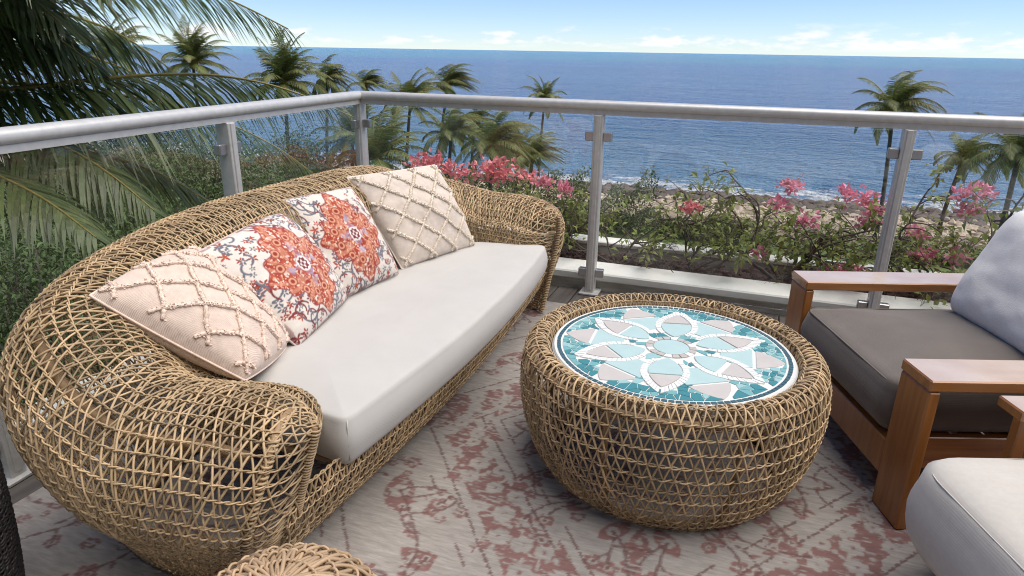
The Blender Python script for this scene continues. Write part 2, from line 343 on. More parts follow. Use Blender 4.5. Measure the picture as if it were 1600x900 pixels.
def ocean_material():
    g = bpy.data.materials.new('sea_water'); g.use_nodes = True; t = g.node_tree; N = t.nodes; Lk = t.links.new
    b = N['Principled BSDF']; b.inputs['IOR'].default_value = 1.33; b.inputs['Specular IOR Level'].default_value = 0.17
    co = N.new('ShaderNodeTexCoord')
    def noise(sc, stretch, det, rough=0.55):
        mpn = N.new('ShaderNodeMapping'); mpn.inputs['Scale'].default_value = stretch; Lk(co.outputs['Object'], mpn.inputs[0])
        n = N.new('ShaderNodeTexNoise'); n.inputs['Scale'].default_value = sc; n.inputs['Detail'].default_value = det; n.inputs['Roughness'].default_value = rough
        Lk(mpn.outputs[0], n.inputs['Vector']); return n.outputs[0]
    # object space: x along the shore, y out to sea
    h1 = noise(0.20, (0.7, 1, 1), 6, 0.66); h2 = noise(0.9, (0.8, 1, 1), 4, 0.6)
    a = N.new('ShaderNodeMath'); a.operation = 'MULTIPLY'; Lk(h1, a.inputs[0]); a.inputs[1].default_value = 8.0
    h3 = noise(0.022, (0.5, 1, 1), 9, 0.7)
    a1 = N.new('ShaderNodeMath'); a1.operation = 'MULTIPLY_ADD'; Lk(h3, a1.inputs[0]); a1.inputs[1].default_value = 14.0; Lk(a.outputs[0], a1.inputs[2])
    a2 = N.new('ShaderNodeMath'); a2.operation = 'MULTIPLY_ADD'; Lk(h2, a2.inputs[0]); a2.inputs[1].default_value = 3.0; Lk(a1.outputs[0], a2.inputs[2])
    bm = N.new('ShaderNodeBump'); bm.inputs['Strength'].default_value = 1.0; bm.inputs['Distance'].default_value = 1.0; Lk(a2.outputs[0], bm.inputs['Height']); Lk(bm.outputs[0], b.inputs['Normal'])
    # water colour: shallower turquoise near the shore, lighter teal far out, deep blue between
    sp = N.new('ShaderNodeSeparateXYZ'); Lk(co.outputs['Object'], sp.inputs[0])
    r1 = N.new('ShaderNodeMapRange'); r1.inputs[1].default_value = 0; r1.inputs[2].default_value = 90; Lk(sp.outputs['Y'], r1.inputs[0])
    big = noise(0.006, (0.25, 1, 1), 3)
    r2 = N.new('ShaderNodeMapRange'); r2.inputs[1].default_value = 0.35; r2.inputs[2].default_value = 0.7; Lk(big, r2.inputs[0])
    m1 = N.new('ShaderNodeMix'); m1.data_type = 'RGBA'; Lk(r1.outputs[0], m1.inputs[0]); m1.inputs[6].default_value = (0.04, 0.20, 0.38, 1); m1.inputs[7].default_value = (0.004, 0.078, 0.34, 1)
    m2 = N.new('ShaderNodeMix'); m2.data_type = 'RGBA'; Lk(r2.outputs[0], m2.inputs[0]); Lk(m1.outputs[2], m2.inputs[6]); m2.inputs[7].default_value = (0.009, 0.12, 0.43, 1)
    r3 = N.new('ShaderNodeMapRange'); r3.inputs[1].default_value = 700; r3.inputs[2].default_value = 1100; Lk(sp.outputs['Y'], r3.inputs[0])
    m3 = N.new('ShaderNodeMix'); m3.data_type = 'RGBA'; Lk(r3.outputs[0], m3.inputs[0]); Lk(m2.outputs[2], m3.inputs[6]); m3.inputs[7].default_value = (0.015, 0.18, 0.37, 1)
    # foam: surf near the shore, a few whitecaps further out
    fn = noise(0.35, (0.5, 1.6, 1), 8, 0.68)
    shore = N.new('ShaderNodeMapRange'); shore.inputs[1].default_value = 15; shore.inputs[2].default_value = 0.5; shore.inputs[3].default_value = 0.0; shore.inputs[4].default_value = 0.36; Lk(sp.outputs['Y'], shore.inputs[0])
    ad = N.new('ShaderNodeMath'); Lk(fn, ad.inputs[0]); Lk(shore.outputs[0], ad.inputs[1])
    fm = N.new('ShaderNodeMapRange'); fm.inputs[1].default_value = 0.70; fm.inputs[2].default_value = 0.80; Lk(ad.outputs[0], fm.inputs[0])
    m4 = N.new('ShaderNodeMix'); m4.data_type = 'RGBA'; Lk(fm.outputs[0], m4.inputs[0]); Lk(m3.outputs[2], m4.inputs[6]); m4.inputs[7].default_value = (0.75, 0.78, 0.8, 1)
    Lk(m4.outputs[2], b.inputs['Base Color'])
    rr = N.new('ShaderNodeMapRange'); rr.inputs[3].default_value = 0.13; rr.inputs[4].default_value = 0.9; Lk(fm.outputs[0], rr.inputs[0]); Lk(rr.outputs[0], b.inputs['Roughness'])
    return g
M['ocean'] = ocean_material()

# ------------------------------------------------------------------ the setting: land and sea
GROUND = -9.5; SEA = -11.6
def bgrid(bs, zs, a0, a1, na, name, m_, kind='structure', noise=0.0):
    a = np.linspace(a0, a1, na); V = []
    for k, (b_, z_) in enumerate(zip(bs, zs)):
        zz = z_+noise*(fbm(a*0.11+50, np.full(na, b_*0.11+50), 3)-0.5)
        bb = b_+ (noise*6*(fbm(a*0.06+20, np.full(na, b_*0.02+9), 5)-0.5) if noise else 0)
        p = CORNER[None, :]+a[:, None]*E1[None]+np.asarray(bb).reshape(-1, 1)*E2[None]
        V.append(np.c_[p, np.broadcast_to(zz, (na,))])
    V = np.concatenate(V); i = np.arange(len(bs)-1)[:, None]*na; j = np.arange(na-1)[None]
    Q = np.stack([i+j, i+j+1, i+na+j+1, i+na+j], -1).reshape(-1, 4)
    return tag(obj(name, build_mesh(name, V, Q, m_)), kind=kind)
bgrid([-80, -20, 0, 20, 41], [GROUND]*4+[GROUND-0.15], -140, 200, 60, 'lawn', M['lawn'])
bgrid([40.6, 44, 48, 52, 56, 60, 64, 68, 74], [-9.66, -9.85, -10.15, -10.5, -10.85, -11.2, -11.62, -12.3, -13.5], -140, 200, 160, 'beach', M['sand'], noise=0.5)
# ocean sheet: local x along the shore, y out to sea
ys = np.r_[0, 20, 60, 150, 400, 1000, 3000, 9000, 30000, 70000]-6; xs = np.r_[-70000, -20000, -5000, -1000, -300, 0, 300, 1000, 5000, 20000, 70000]
V = np.array([(x, y, 0) for y in ys for x in xs]); nx = len(xs)
Q = [(r*nx+c, r*nx+c+1, (r+1)*nx+c+1, (r+1)*nx+c) for r in range(len(ys)-1) for c in range(nx-1)]
oc = obj('ocean', build_mesh('ocean', V, np.array(Q), M['ocean'], False), loc=AO(0, 63, SEA), rot=(0, 0, -TH)); tag(oc, kind='structure')

# ico-like rock meshes
def rock_cloud(C, S, seed, flat=0.7):
    base = np.array([(0, 0, 1), (.894, 0, .447), (.276, .851, .447), (-.724, .526, .447), (-.724, -.526, .447), (.276, -.851, .447), (.724, .526, -.447), (-.276, .851, -.447), (-.894, 0, -.447), (-.276, -.851, -.447), (.724, -.526, -.447), (0, 0, -1)])
    F = np.array([(0, 1, 2), (0, 2, 3), (0, 3, 4), (0, 4, 5), (0, 5, 1), (1, 6, 2), (2, 7, 3), (3, 8, 4), (4, 9, 5), (5, 10, 1), (6, 7, 2), (7, 8, 3), (8, 9, 4), (9, 10, 5), (10, 6, 1), (11, 7, 6), (11, 8, 7), (11, 9, 8), (11, 10, 9), (11, 6, 10)])
    g = np.random.default_rng(seed); n = len(C)
    v = base[None]*g.uniform(0.65, 1.25, (n, 12, 1))*(np.asarray(S).reshape(n, 1, 1))*g.uniform(0.7, 1.3, (n, 1, 3))
    v[..., 2] *= flat
    an = g.uniform(0, 6.28, n); c, s = np.cos(an)[:, None], np.sin(an)[:, None]
    x = v[..., 0]*c-v[..., 1]*s; y = v[..., 0]*s+v[..., 1]*c
    v = np.stack([x, y, v[..., 2]], -1)+np.asarray(C)[:, None, :]
    return v.reshape(-1, 3), (F[None]+12*np.arange(n)[:, None, None]).reshape(-1, 3)
g = np.random.default_rng(5); n = 2600
a = g.uniform(-25, 60, n); b_ = 44+g.random(n)**0.8*13
zz = np.interp(b_, [40, 44, 48, 52, 56, 60, 64], [-9.66, -9.85, -10.15, -10.5, -10.85, -11.2, -11.62])
P = np.array([AO(x, y, z) for x, y, z in zip(a, b_, zz)])
V, F = rock_cloud(P, g.uniform(0.16, 0.5, n), 1)
tag(obj('beach_stones', build_mesh('beach_stones', V, F, M['rock_tan'], False)), 'pale tan stones strewn across the beach above the surf', 'stones', kind='stuff')
n = 1300; a = g.uniform(-25, 60, n); b_ = 55+g.random(n)*8
zz = np.interp(b_, [40, 44, 48, 52, 56, 60, 64], [-9.66, -9.85, -10.15, -10.5, -10.85, -11.2, -11.62])
P = np.array([AO(x, y, z+0.1) for x, y, z in zip(a, b_, zz)])
V, F = rock_cloud(P, g.uniform(0.25, 0.75, n), 2, 0.5)
tag(obj('wet_rocks', build_mesh('wet_rocks', V, F, M['rock_dark'], False)), 'dark wet rocks along the edge of the surf', 'rocks', kind='stuff')

# hotel building behind the camera, seen only in reflections
hb = empty('hotel_building', (0, -3.6, GROUND), 0, 'hotel facade with dark glass doors behind the viewer, mirrored faintly in the panes', 'building')
box('wall', M['facade'], -13, 16, -8, 0, 0, 16.5, hb)
for k in range(8):
    for z0 in (0.6, 5.0, 9.55, 13.2): 
        box('window', M['window'], -12.6+3.5*k, -9.5+3.5*k, -0.01, 0.03, z0, z0+2.7, hb)

# ------------------------------------------------------------------ terrace
tb = box('terrace_base', M['white_wall'], -0.16, 9.5, -7.6, 0.84, GROUND, -0.06, None, 0, (*CORNER, 0), (0, 0, -TH)); tag(tb, kind='structure')
deck = empty('deck', (*CORNER, 0), -TH, kind='structure')
pl = MB(); pl.add(*box_arrays(-0.0585, 0.0585, -2.3, 0, -0.028, 0.0, 0.003)); plm = pl.mesh('plank', M['deck'], False)
pl2 = MB(); pl2.add(*box_arrays(-0.0585, 0.0585, -3.6, -2.304, -0.028, 0.0, 0.003)); plm2 = pl2.mesh('plank', M['deck'], False)
for k in range(38):
    x = -0.02+k*0.122
    obj('plank', plm, deck, (x, 0.055, random.uniform(-0.001, 0.001))); obj('plank', plm2, deck, (x, 0.055, random.uniform(-0.001, 0.001)))
# planter on the ocean side: inner curb, lava bed, outer wall
pn = empty('planter', (*CORNER, 0), -TH, label='long white masonry planter beyond the glass on the ocean side', cat='planter')
c1 = MB(); c1.add(*box_arrays(-0.14, 8, 0.075, 0.25, -0.05, 0.055, 0.004)); c1.obj('inner_curb', M['curb_face'], pn, False)
c1 = MB(); c1.add(*box_arrays(-0.15, 8, 0.050, 0.285, 0.056, 0.105, 0.008)); c1.obj('inner_coping', M['white_wall'], pn, False)
c1 = MB(); c1.add(*box_arrays(-0.14, 8, 0.70, 0.82, -0.05, 0.085, 0.004)); c1.obj('outer_wall', M['curb_face'], pn, False)
c1 = MB(); c1.add(*box_arrays(-0.15, 8, 0.69, 0.835, 0.086, 0.115, 0.006)); c1.obj('outer_coping', M['white_wall'], pn, False)
c1 = MB(); c1.add(*box_arrays(-0.1, 8, 0.251, 0.699, -0.05, 0.015)); c1.obj('soil_bed', M['soil'], pn, False)
# low ledge outside the left-hand glass
lg = MB(); lg.add(*box_arrays(-0.19, -0.06, -7.5, 0.03, -0.05, 0.03, 0.006))
tag(lg.obj('side_ledge', M['white_wall'], None, False, (*CORNER, 0), (0, 0, -TH)), 'narrow white ledge running outside the left-hand glass panes', 'ledge')
g = np.random.default_rng(9); n = 3200
P = np.c_[g.uniform(-0.05, 5.2, n), g.uniform(0.27, 0.685, n), 0.018+g.random(n)*0.03]
V, F = rock_cloud(P, g.uniform(0.012, 0.03, n), 4, 0.75)
tag(obj('lava_rocks', build_mesh('lava_rocks', V, F, M['lava'], False), None, (*CORNER, 0), (0, 0, -TH)), 'dark red lava rock mulch filling the planter bed', 'lava rock', kind='stuff')

# ------------------------------------------------------------------ railing
RAIL = empty('glass_railing', (*CORNER, 0), -TH, label='grey aluminium handrail with posts and clear glass panes around the terrace corner', cat='railing')
def handrail(p0, p1, miter0, name='handrail'):
    p0 = np.array(p0); p1 = np.array(p1); d = (p1-p0)/np.linalg.norm(p1-p0); nrm = np.array([-d[1], d[0]])
    mb = MB()
    ang = np.arange(28)*2*math.pi/28
    prof = [(0.040*math.copysign(abs(math.cos(t))**0.8, math.cos(t)), 1.045+0.026*math.copysign(abs(math.sin(t))**0.9, math.sin(t))) for t in ang]
    def sect(p, mit, prof):
        out_ = []
        for o_, z_ in prof:
            q = p+nrm*o_+d*(o_*mit); out_.append((q[0], q[1], z_))
        return out_
    n_ = len(prof); V = sect(p0, miter0, prof)+sect(p1, 0, prof); k = np.arange(n_); k2 = (k+1) % n_
    mb.add(V, np.stack([k, k2, n_+k2, n_+k], -1))
    h = mb.obj(name, M['alu'], RAIL)
    mb = MB(); prof = [(-0.024, 0.998), (0.024, 0.998), (0.024, 1.022), (-0.024, 1.022)]; n_ = 4
    V = sect(p0, miter0, prof)+sect(p1, 0, prof); k = np.arange(4); k2 = (k+1) % 4
    mb.add(V, np.concatenate([np.stack([k, k2, n_+k2, n_+k], -1), [[0, 3, 2, 1], [4, 5, 6, 7]]])); mb.obj('glazing_channel', M['alu'], h, False)
handrail((0, 0), (5.2, 0), 1.0); handrail((0, 0), (0.312, -5.2), -1.0)
pm = MB(); pm.add(*box_arrays(-0.025, 0.025, -0.034, 0.034, 0.012, 0.998, 0.003)); pm.add(*box_arrays(-0.012, 0.012, -0.0395, 0.0395, 0.03, 0.995, 0.002)); postm = pm.mesh('post', M['alu'], False)
bp = MB(); bp.add(*box_arrays(-0.055, 0.055, -0.055, 0.055, 0.001, 0.014, 0.003)); basem = bp.mesh('base_plate', M['alu'], False)
cm = MB(); cm.add(*box_arrays(0.0, 0.047, -0.017, 0.017, -0.024, 0.024, 0.004)); clampm = cm.mesh('clamp', M['steel'], False)
sc_ = MB(); th_ = np.linspace(0, 6.283, 9)[:-1]
sc_.add(np.concatenate([np.c_[0.011+0.0045*np.cos(th_), np.full(8, -0.0185), 0.011+0.0045*np.sin(th_)], [[0.011, -0.0195, 0.011]]]), None, [(k, (k+1) % 8, 8) for k in range(8)]); screwm = sc_.mesh('screw', M['screw'])
def post(x, y, rz, sides=(1, -1)):
    po = obj('post', postm, RAIL, (x, y, 0), (0, 0, rz)); obj('base_plate', basem, po)
    for s in sides:
        for z in (0.885, 0.125):
            c = obj('clamp', clampm, po, (0.0245*s, 0, z), (0, 0, 0 if s > 0 else math.pi))
    return po
def pane(p0, p1, rz):
    c = ((p0[0]+p1[0])/2, (p0[1]+p1[1])/2); l = math.dist(p0, p1)/2
    mb = MB(); mb.add(*box_arrays(-l, l, -0.005, 0.005, 0.045, 0.99, 0.001)); return mb.obj('glass_pane', M['glass'], RAIL, False, (c[0], c[1], 0), (0, 0, rz))
px_ = [0, 1.46, 2.905, 4.35]; G = 0.040
for k, x in enumerate(px_): post(x, -0.0, 0, (1, -1) if k else (1,))
for x0, x1 in zip(px_[:-1], px_[1:]): pane((x0+G, 0), (x1-G, 0), 0)
py_ = [0, -1.19, -2.39, -3.6]
LN = -0.06
for k, y in enumerate(py_[1:]): post(LN*y, y, math.pi/2+0.06)
for y0, y1 in zip(py_[:-1], py_[1:]): pane((LN*(y0-G), y0-G), (LN*(y1+G), y1+G), math.pi/2+0.06)
c = obj('clamp', clampm, RAIL, (0, -0.035, 0.885), (0, 0, -math.pi/2)); c = obj('clamp', clampm, RAIL, (0, -0.035, 0.125), (0, 0, -math.pi/2))

# ------------------------------------------------------------------ rug
def rug():
    st = 0.0052; cx, cy = 2.08, -1.52
    qs = 0.004; A = np.arange(0, 1.85, qs); B = np.arange(0, 2.05, qs); X, Y = np.meshgrid(A, B); sh = X.shape      # one quarter of the mirrored design
    red = np.zeros(sh); line = np.zeros(sh); rg = np.random.default_rng(21)
    def win(x0, x1, y0, y1):
        i0 = max(0, int(x0/qs)-2); i1 = min(len(A), int(x1/qs)+3); j0 = max(0, int(y0/qs)-2); j1 = min(len(B), int(y1/qs)+3)
        return slice(j0, max(j0, j1)), slice(i0, max(i0, i1))
    def disc(L_, x, y, r, v=1.0, e=0.004):
        w = win(x-r-.02, x+r+.02, y-r-.02, y+r+.02)
        d = np.hypot(X[w]-x, Y[w]-y); k = np.clip((r-d)/e+0.5, 0, 1); L_[w] = L_[w]*(1-k)+v*k
    def seg(L_, p, q, wd, v=1.0, e=0.004):
        w = win(min(p[0], q[0])-wd-.02, max(p[0], q[0])+wd+.02, min(p[1], q[1])-wd-.02, max(p[1], q[1])+wd+.02)
        dx, dy = q[0]-p[0], q[1]-p[1]; l2 = dx*dx+dy*dy+1e-9
        t = np.clip(((X[w]-p[0])*dx+(Y[w]-p[1])*dy)/l2, 0, 1); d = np.hypot(X[w]-p[0]-t*dx, Y[w]-p[1]-t*dy)
        k = np.clip((wd-d)/e+0.5, 0, 1); L_[w] = np.maximum(L_[w], v*k) if v > 0 else L_[w]*(1-k)
    def poly(L_, pts, wd, v=1.0):
        for p, q in zip(pts[:-1], pts[1:]): seg(L_, p, q, wd, v)
    def flower(x, y, r, ph=0.0, petals=6):
        for k in range(petals):
            an = ph+k*2*math.pi/petals; disc(red, x+r*0.62*math.cos(an), y+r*0.62*math.sin(an), r*0.38)
        disc(red, x, y, r*0.42, 0.0); disc(red, x, y, r*0.22, 1.0)
    def rosette_cut(x, y, r, ph=0.0):
        for k in range(7):
            an = ph+k*2*math.pi/7; disc(red, x+r*0.62*math.cos(an), y+r*0.62*math.sin(an), r*0.34, 0.0)
        disc(red, x, y, r*0.5, 0.0); disc(red, x, y, r*0.24, 1.0)
    def leaf(x, y, l, an, wd):
        for t in np.linspace(0, 1, 9): disc(red, x+l*t*math.cos(an), y+l*t*math.sin(an), wd*math.sin(math.pi*(0.12+0.83*t)))
    def vine(x, y, an, l, dep=0, w=0.0045):
        pts = [(x, y)]; n = int(l/0.03); curl = rg.choice((-1, 1))*rg.uniform(0.08, 0.34)
        for k in range(n):
            an += curl*0.6+rg.normal(0, 0.12); x += 0.03*math.cos(an); y += 0.03*math.sin(an); pts.append((x, y))
            if dep < 1 and rg.random() < 0.24: vine(x, y, an+rg.choice((-1, 1))*rg.uniform(0.7, 1.3), rg.uniform(0.07, 0.18), dep+1, w*0.9)
            if rg.random() < 0.25: leaf(x, y, rg.uniform(0.018, 0.034), an+rg.choice((-1, 1))*1.0, 0.007)
        poly(line, pts, w)
        if rg.random() < 0.75: flower(x, y, rg.uniform(0.018, 0.032), rg.uniform(0, 6), 5)
    lx, ly = 0.86, 1.10; d = X/lx+Y/ly
    step = 0.045*np.sign(np.sin(X*15))*np.sign(np.cos(Y*12)); dd = d+step
    red[:] = ((dd > 0.78) & (dd < 1.06))
    for lo in (0.725, 1.105, 1.62): line[:] = np.maximum(line, ((dd > lo) & (dd < lo+0.011)).astype(float))
    for q2, t in enumerate(np.linspace(0.01, 0.99, 19)):
        for fr_ in ((0.83, 0.985), (0.905,))[q2 % 2]:
            x = lx*fr_*(1-t); y = ly*fr_*t; rosette_cut(x+rg.normal(0, .008), y+rg.normal(0, .008), rg.uniform(0.027, 0.038), rg.uniform(0, 6))
            for q in range(2): disc(red, x+rg.normal(0, .05), y+rg.normal(0, .05), rg.uniform(0.005, 0.010), 0.0)
            aa = rg.uniform(0, 6.28); seg(red, (x, y), (x+.07*math.cos(aa), y+.07*math.sin(aa)), 0.0045, -1)
    # palmettes, blossoms and vines in field and corners
    for t in np.linspace(0.08, 0.92, 7):
        for fr_ in (1.36, 1.9, 2.35, 0.5):
            x, y = lx*fr_*(1-t)+rg.normal(0, .03), ly*fr_*t+rg.normal(0, .03)
            if x > 1.75 or y > 1.95: continue
            sz = rg.uniform(0.05, 0.085); an = rg.uniform(0, 6.28); leaf(x-sz*math.cos(an), y-sz*math.sin(an), 2*sz, an, sz*0.6); rosette_cut(x, y, sz*0.42, 1.0)
            for q in range(2): vine(x, y, rg.uniform(0, 6.28), rg.uniform(0.16, 0.30))
    for k in range(130):
        x, y = rg.uniform(0, 1.7), rg.uniform(0, 1.9); dv = x/lx+y/ly
        if dv > 1.16 or dv < 0.68:
            flower(x, y, rg.uniform(0.014, 0.028), rg.uniform(0, 6))
            if k % 5 == 0: vine(x, y, rg.uniform(0, 6.28), rg.uniform(0.12, 0.28))
    # the full mirrored rug
    ra = np.arange(0.30, 3.75, st); rb = np.arange(-3.45, -0.25, st); AA, BB = np.meshgrid(ra, rb); sh = AA.shape
    wx = 0.010*(fbm(AA*9, BB*9, 2)-0.5); wy = 0.010*(fbm(AA*9+31, BB*9+7, 8)-0.5)
    ix = np.clip((np.abs(AA-cx)+wx)/qs, 0, len(A)-1).astype(int); iy = np.clip((np.abs(BB-cy)+wy)/qs, 0, len(B)-1).astype(int)
    red = red[iy, ix]; line = line[iy, ix]; A, B = ra, rb
    wear = fbm(AA*45, BB*150, 40, 3); patch = fbm(AA*2.2, BB*2.2, 60, 3)
    keep = np.clip((wear-0.20-0.18*patch)/0.12, 0, 1); keep2 = np.clip((wear-0.24)/0.14, 0, 1)
    base = np.array([0.31, 0.288, 0.268]); redc = np.array([0.165, 0.062, 0.058]); dk = np.array([0.13, 0.070, 0.066])
    tone = 0.76+0.48*fbm(AA*26, BB*160, 71, 3); tone = tone[..., None]*(0.9+0.2*fbm(AA*1.5, BB*1.5, 90, 3))[..., None]
    c = base[None, None]*tone
    kr = (red*keep*0.8)[..., None]; c = c*(1-kr)+redc*(0.8+0.5*fbm(AA*30, BB*90, 5, 2)[..., None])*kr
    kl = (np.clip(line, 0, 1)*keep2*0.85)[..., None]; c = c*(1-kl)+dk*kl
    ny, nx_ = sh
    V = np.c_[AA.ravel(), BB.ravel(), np.full(AA.size, 0.011)]
    i = np.arange(ny-1)[:, None]*nx_; j = np.arange(nx_-1)[None]
    Q = np.stack([i+j, i+j+1, i+nx_+j+1, i+nx_+j], -1).reshape(-1, 4)
    cc = c.reshape(-1, 3)
    # turned-down edge
    n0 = len(V); ring = np.concatenate([np.arange(nx_), np.arange(1, ny)*nx_+nx_-1, (ny-1)*nx_+np.arange(nx_-2, -1, -1), np.arange(ny-2, 0, -1)*nx_])
    V2 = V[ring].copy(); V2[:, 2] = 0.002; k = np.arange(len(ring)); k2 = (k+1) % len(ring)
    Q2 = np.stack([ring[k], n0+k, n0+k2, ring[k2]], -1)
    me = build_mesh('rug', np.r_[V, V2], np.r_[Q, Q2], M['rug'], False, np.r_[cc, cc[ring]*0.8])
    return tag(obj('rug', me, None, (*CORNER, 0), (0, 0, -TH)), 'faded grey area rug with worn brick red floral medallion pattern', 'rug')
rug()

# ------------------------------------------------------------------ wicker
def weave(mb, S, L_, Mv, pitch, row, rad, closed=False, seed=0, rows_from=0.0, twine=True, per_row=4, sides=5, umask=None, jit=0.0016):
    """lattice of crossing strands with twined rows on the surface S(u, v) -> position; u in [0, L_], v in [0, Mv]"""
    g = np.random.default_rng(seed)
    def pos_n(u, v):
        e = 1e-3; p = S(u, v); du = (S(u+e, v)-S(u-e, v)); dv = (S(u, v+e)-S(u, v-e)); nn = np.cross(du, dv)
        nn /= (np.linalg.norm(nn, axis=-1, keepdims=True)+1e-12); return p, nn
    nr = int(round(Mv/row)); row = Mv/nr
    if closed: cnt = int(round(L_/pitch)); pitch = L_/cnt
    else: cnt = int(math.ceil(L_/pitch))
    v = np.linspace(0, Mv, nr*per_row+1)
    ext = 0 if closed else int(nr/2)+2
    for fam in (1, -1):
        for i in range(-ext, cnt+ext):
            u = i*pitch+fam*(pitch/2)*(v/row)+jit*np.cumsum(g.normal(0, 0.35, len(v)))*0.5+g.normal(0, jit)
            vv = v
            if not closed:
                ok = (u >= -1e-6) & (u <= L_+1e-6)
                if ok.sum() < 3: continue
                k0, k1 = np.argmax(ok), len(ok)-np.argmax(ok[::-1])
                u, vv = u[k0:k1], v[k0:k1]
            p, nn = pos_n(u, vv)
            off = fam*rad*0.85*np.cos(np.pi*vv/row*0.5+i*np.pi*0.5)+g.normal(0, 0.0006)
            V_, Q_, T_ = tube_arrays(p+nn*off[:, None], rad*g.uniform(0.86, 1.12), sides, nn); mb.add(V_, Q_, T_)
    if twine:
        nseg = int(L_/pitch*4); u = np.linspace(0, L_, nseg+1)
        for k in range(0, nr+1):
            vk = k*row+0.0025*np.sin(u*3.1+k*1.7)*(0 if k in (0, nr) else 1)+0.0012*np.interp(u, np.linspace(0, L_, 60), g.normal(0, 1, 60))
            for ph in (0, math.pi):
                p, nn = pos_n(u, np.clip(vk+rad*0.75*np.sin(2*math.pi*u/(2*pitch)+ph), 0, Mv))
                off = rad*1.55*np.cos(2*math.pi*u/(2*pitch)+ph)
                V_, Q_, T_ = tube_arrays(p+nn*off[:, None], rad*0.72, sides, nn, cap=not closed); mb.add(V_, Q_, T_)
def crom(ctrl, v):
    """Catmull-Rom weights on control rows: ctrl (k,d), v in [0,1] array -> (len,d)"""
    ctrl = np.asarray(ctrl, float); k = len(ctrl)
    c = np.concatenate([2*ctrl[:1]-ctrl[1:2], ctrl, 2*ctrl[-1:]-ctrl[-2:-1]])
    d = np.r_[0, np.cumsum(np.linalg.norm(np.diff(ctrl[:, :2], axis=0), axis=1))]; d /= d[-1]
    v = np.clip(v, 0, 1); i = np.clip(np.searchsorted(d, v, side='right')-1, 0, k-2); t = ((v-d[i])/(d[i+1]-d[i]))[..., None]
    p0, p1, p2, p3 = c[i], c[i+1], c[i+2], c[i+3]
    return 0.5*((2*p1)+(-p0+p2)*t+(2*p0-5*p1+4*p2-p3)*t*t+(-p0+3*p1-3*p2+p3)*t**3)

# ------------------------------------------------------------------ sofa (local x = towards the front, y = along its length)
SO = np.array([-0.43, 1.5])+0.85*E2
sofa = empty('wicker_sofa', (SO[0], SO[1], 0.011), -TH, 'long curved tan wicker sofa with rolled arms facing the coffee table', 'sofa')
half = [(0.035, -1.02), (-0.10, -1.055), (-0.26, -1.075), (-0.42, -1.065), (-0.565, -1.00), (-0.665, -0.86), (-0.72, -0.64), (-0.74, -0.34), (-0.745, 0)]
near_half = [(0.035, -1.02), (-0.10, -1.06), (-0.26, -1.09), (-0.43, -1.10), (-0.60, -1.05), (-0.70, -0.90), (-0.74, -0.66), (-0.75, -0.35), (-0.75, 0)]
full = near_half+[(x, -y) for x, y in half[-2::-1]]
PATH = resample(smooth_path(full, 4), 600)
PL = np.linalg.norm(np.diff(PATH, axis=0), axis=1).sum(); PU = np.linspace(0, PL, 600)
PT = np.gradient(PATH, axis=0); PT /= np.linalg.norm(PT, axis=1, keepdims=True); PN = np.stack([-PT[:, 1], PT[:, 0]], -1)   # outward
if (PN[300] @ np.array([-1, 0])) < 0: PN = -PN
def shell_h(u):
    x = np.interp(u, PU, PATH[:, 0]); y = np.abs(np.interp(u, PU, PATH[:, 1])); t = np.clip((-x-0.30)/(0.745-0.30), 0, 1); t = t*t*(3-2*t)*0.85+0.15*np.clip((0.95-y)/0.6, 0, 1)
    ys_ = np.interp(u, PU, PATH[:, 1]); k_ = np.clip((np.abs(ys_)-0.50)/0.5, 0, 1); t = t*(1-np.where(ys_ > 0, 0.38, 0.10)*k_*k_*(3-2*k_))
    e = np.minimum(u, PL-u); drop = 0.065*np.clip(1-e/0.24, 0, 1)**2
    far_ = np.clip((ys_-0.70)/0.25, 0, 1); return 0.542+0.263*t-drop+0.055*far_*far_*(3-2*far_)*(1-t)
# profile: outward offset o, z = a + b*h
PR = np.array([(-0.215, 0.24, 0), (-0.225, 0.36, 0), (-0.205, 0.14, 0.58), (-0.165, -0.085, 1), (-0.095, -0.022, 1), (0.0, 0.0, 1), (0.095, -0.022, 1), (0.165, -0.085, 1), (0.198, -0.17, 1), (0.188, -0.20, 0.90), (0.135, -0.125, 0.62), (0.072, -0.06, 0.32), (0.012, 0.008, 0)])
PRl = np.c_[PR[:, 0], PR[:, 1]+PR[:, 2]*0.70, PR]       # chord lengths measured for a mean height
def shell(u, v):
    u = np.asarray(u, float); v = np.asarray(v, float)
    w = crom(PRl, v/1.62)[..., 2:]
    h = shell_h(u); o = w[..., 0]; z = w[..., 1]+w[..., 2]*h
    e = np.clip(np.minimum(u, PL-u), 0, None); k = np.clip(1-e/0.17, 0, 1); k = (1-k**2.6)**(1/2.2); k = np.maximum(k, 0.10)
    t_ = np.clip((np.interp(u, PU, PATH[:, 0])+0.5)/0.3, 0, 1)       # arms are fatter than the back
    o = np.where(o > 0, o*(1+0.02*t_), o*(1+0.16*t_))
    o = -0.02+(o+0.02)*k
    px = np.interp(u, PU, PATH[:, 0]); py = np.interp(u, PU, PATH[:, 1]); nx = np.interp(u, PU, PN[:, 0]); ny = np.interp(u, PU, PN[:, 1])
    q_ = np.clip(1-e/0.42, 0, 1); px = px-np.where(py < 0, 0.145, 0.07)*q_*q_*(3-2*q_)*np.clip(1-z/0.46, 0, 1)
    return np.stack([px+nx*o, py+ny*o, z], -1)
mb = MB(); weave(mb, shell, PL, 1.62, 0.0195, 0.0385, 0.0029, seed=3)
tag(mb.obj('woven_shell', M['rattan'], sofa), kind='stuff')
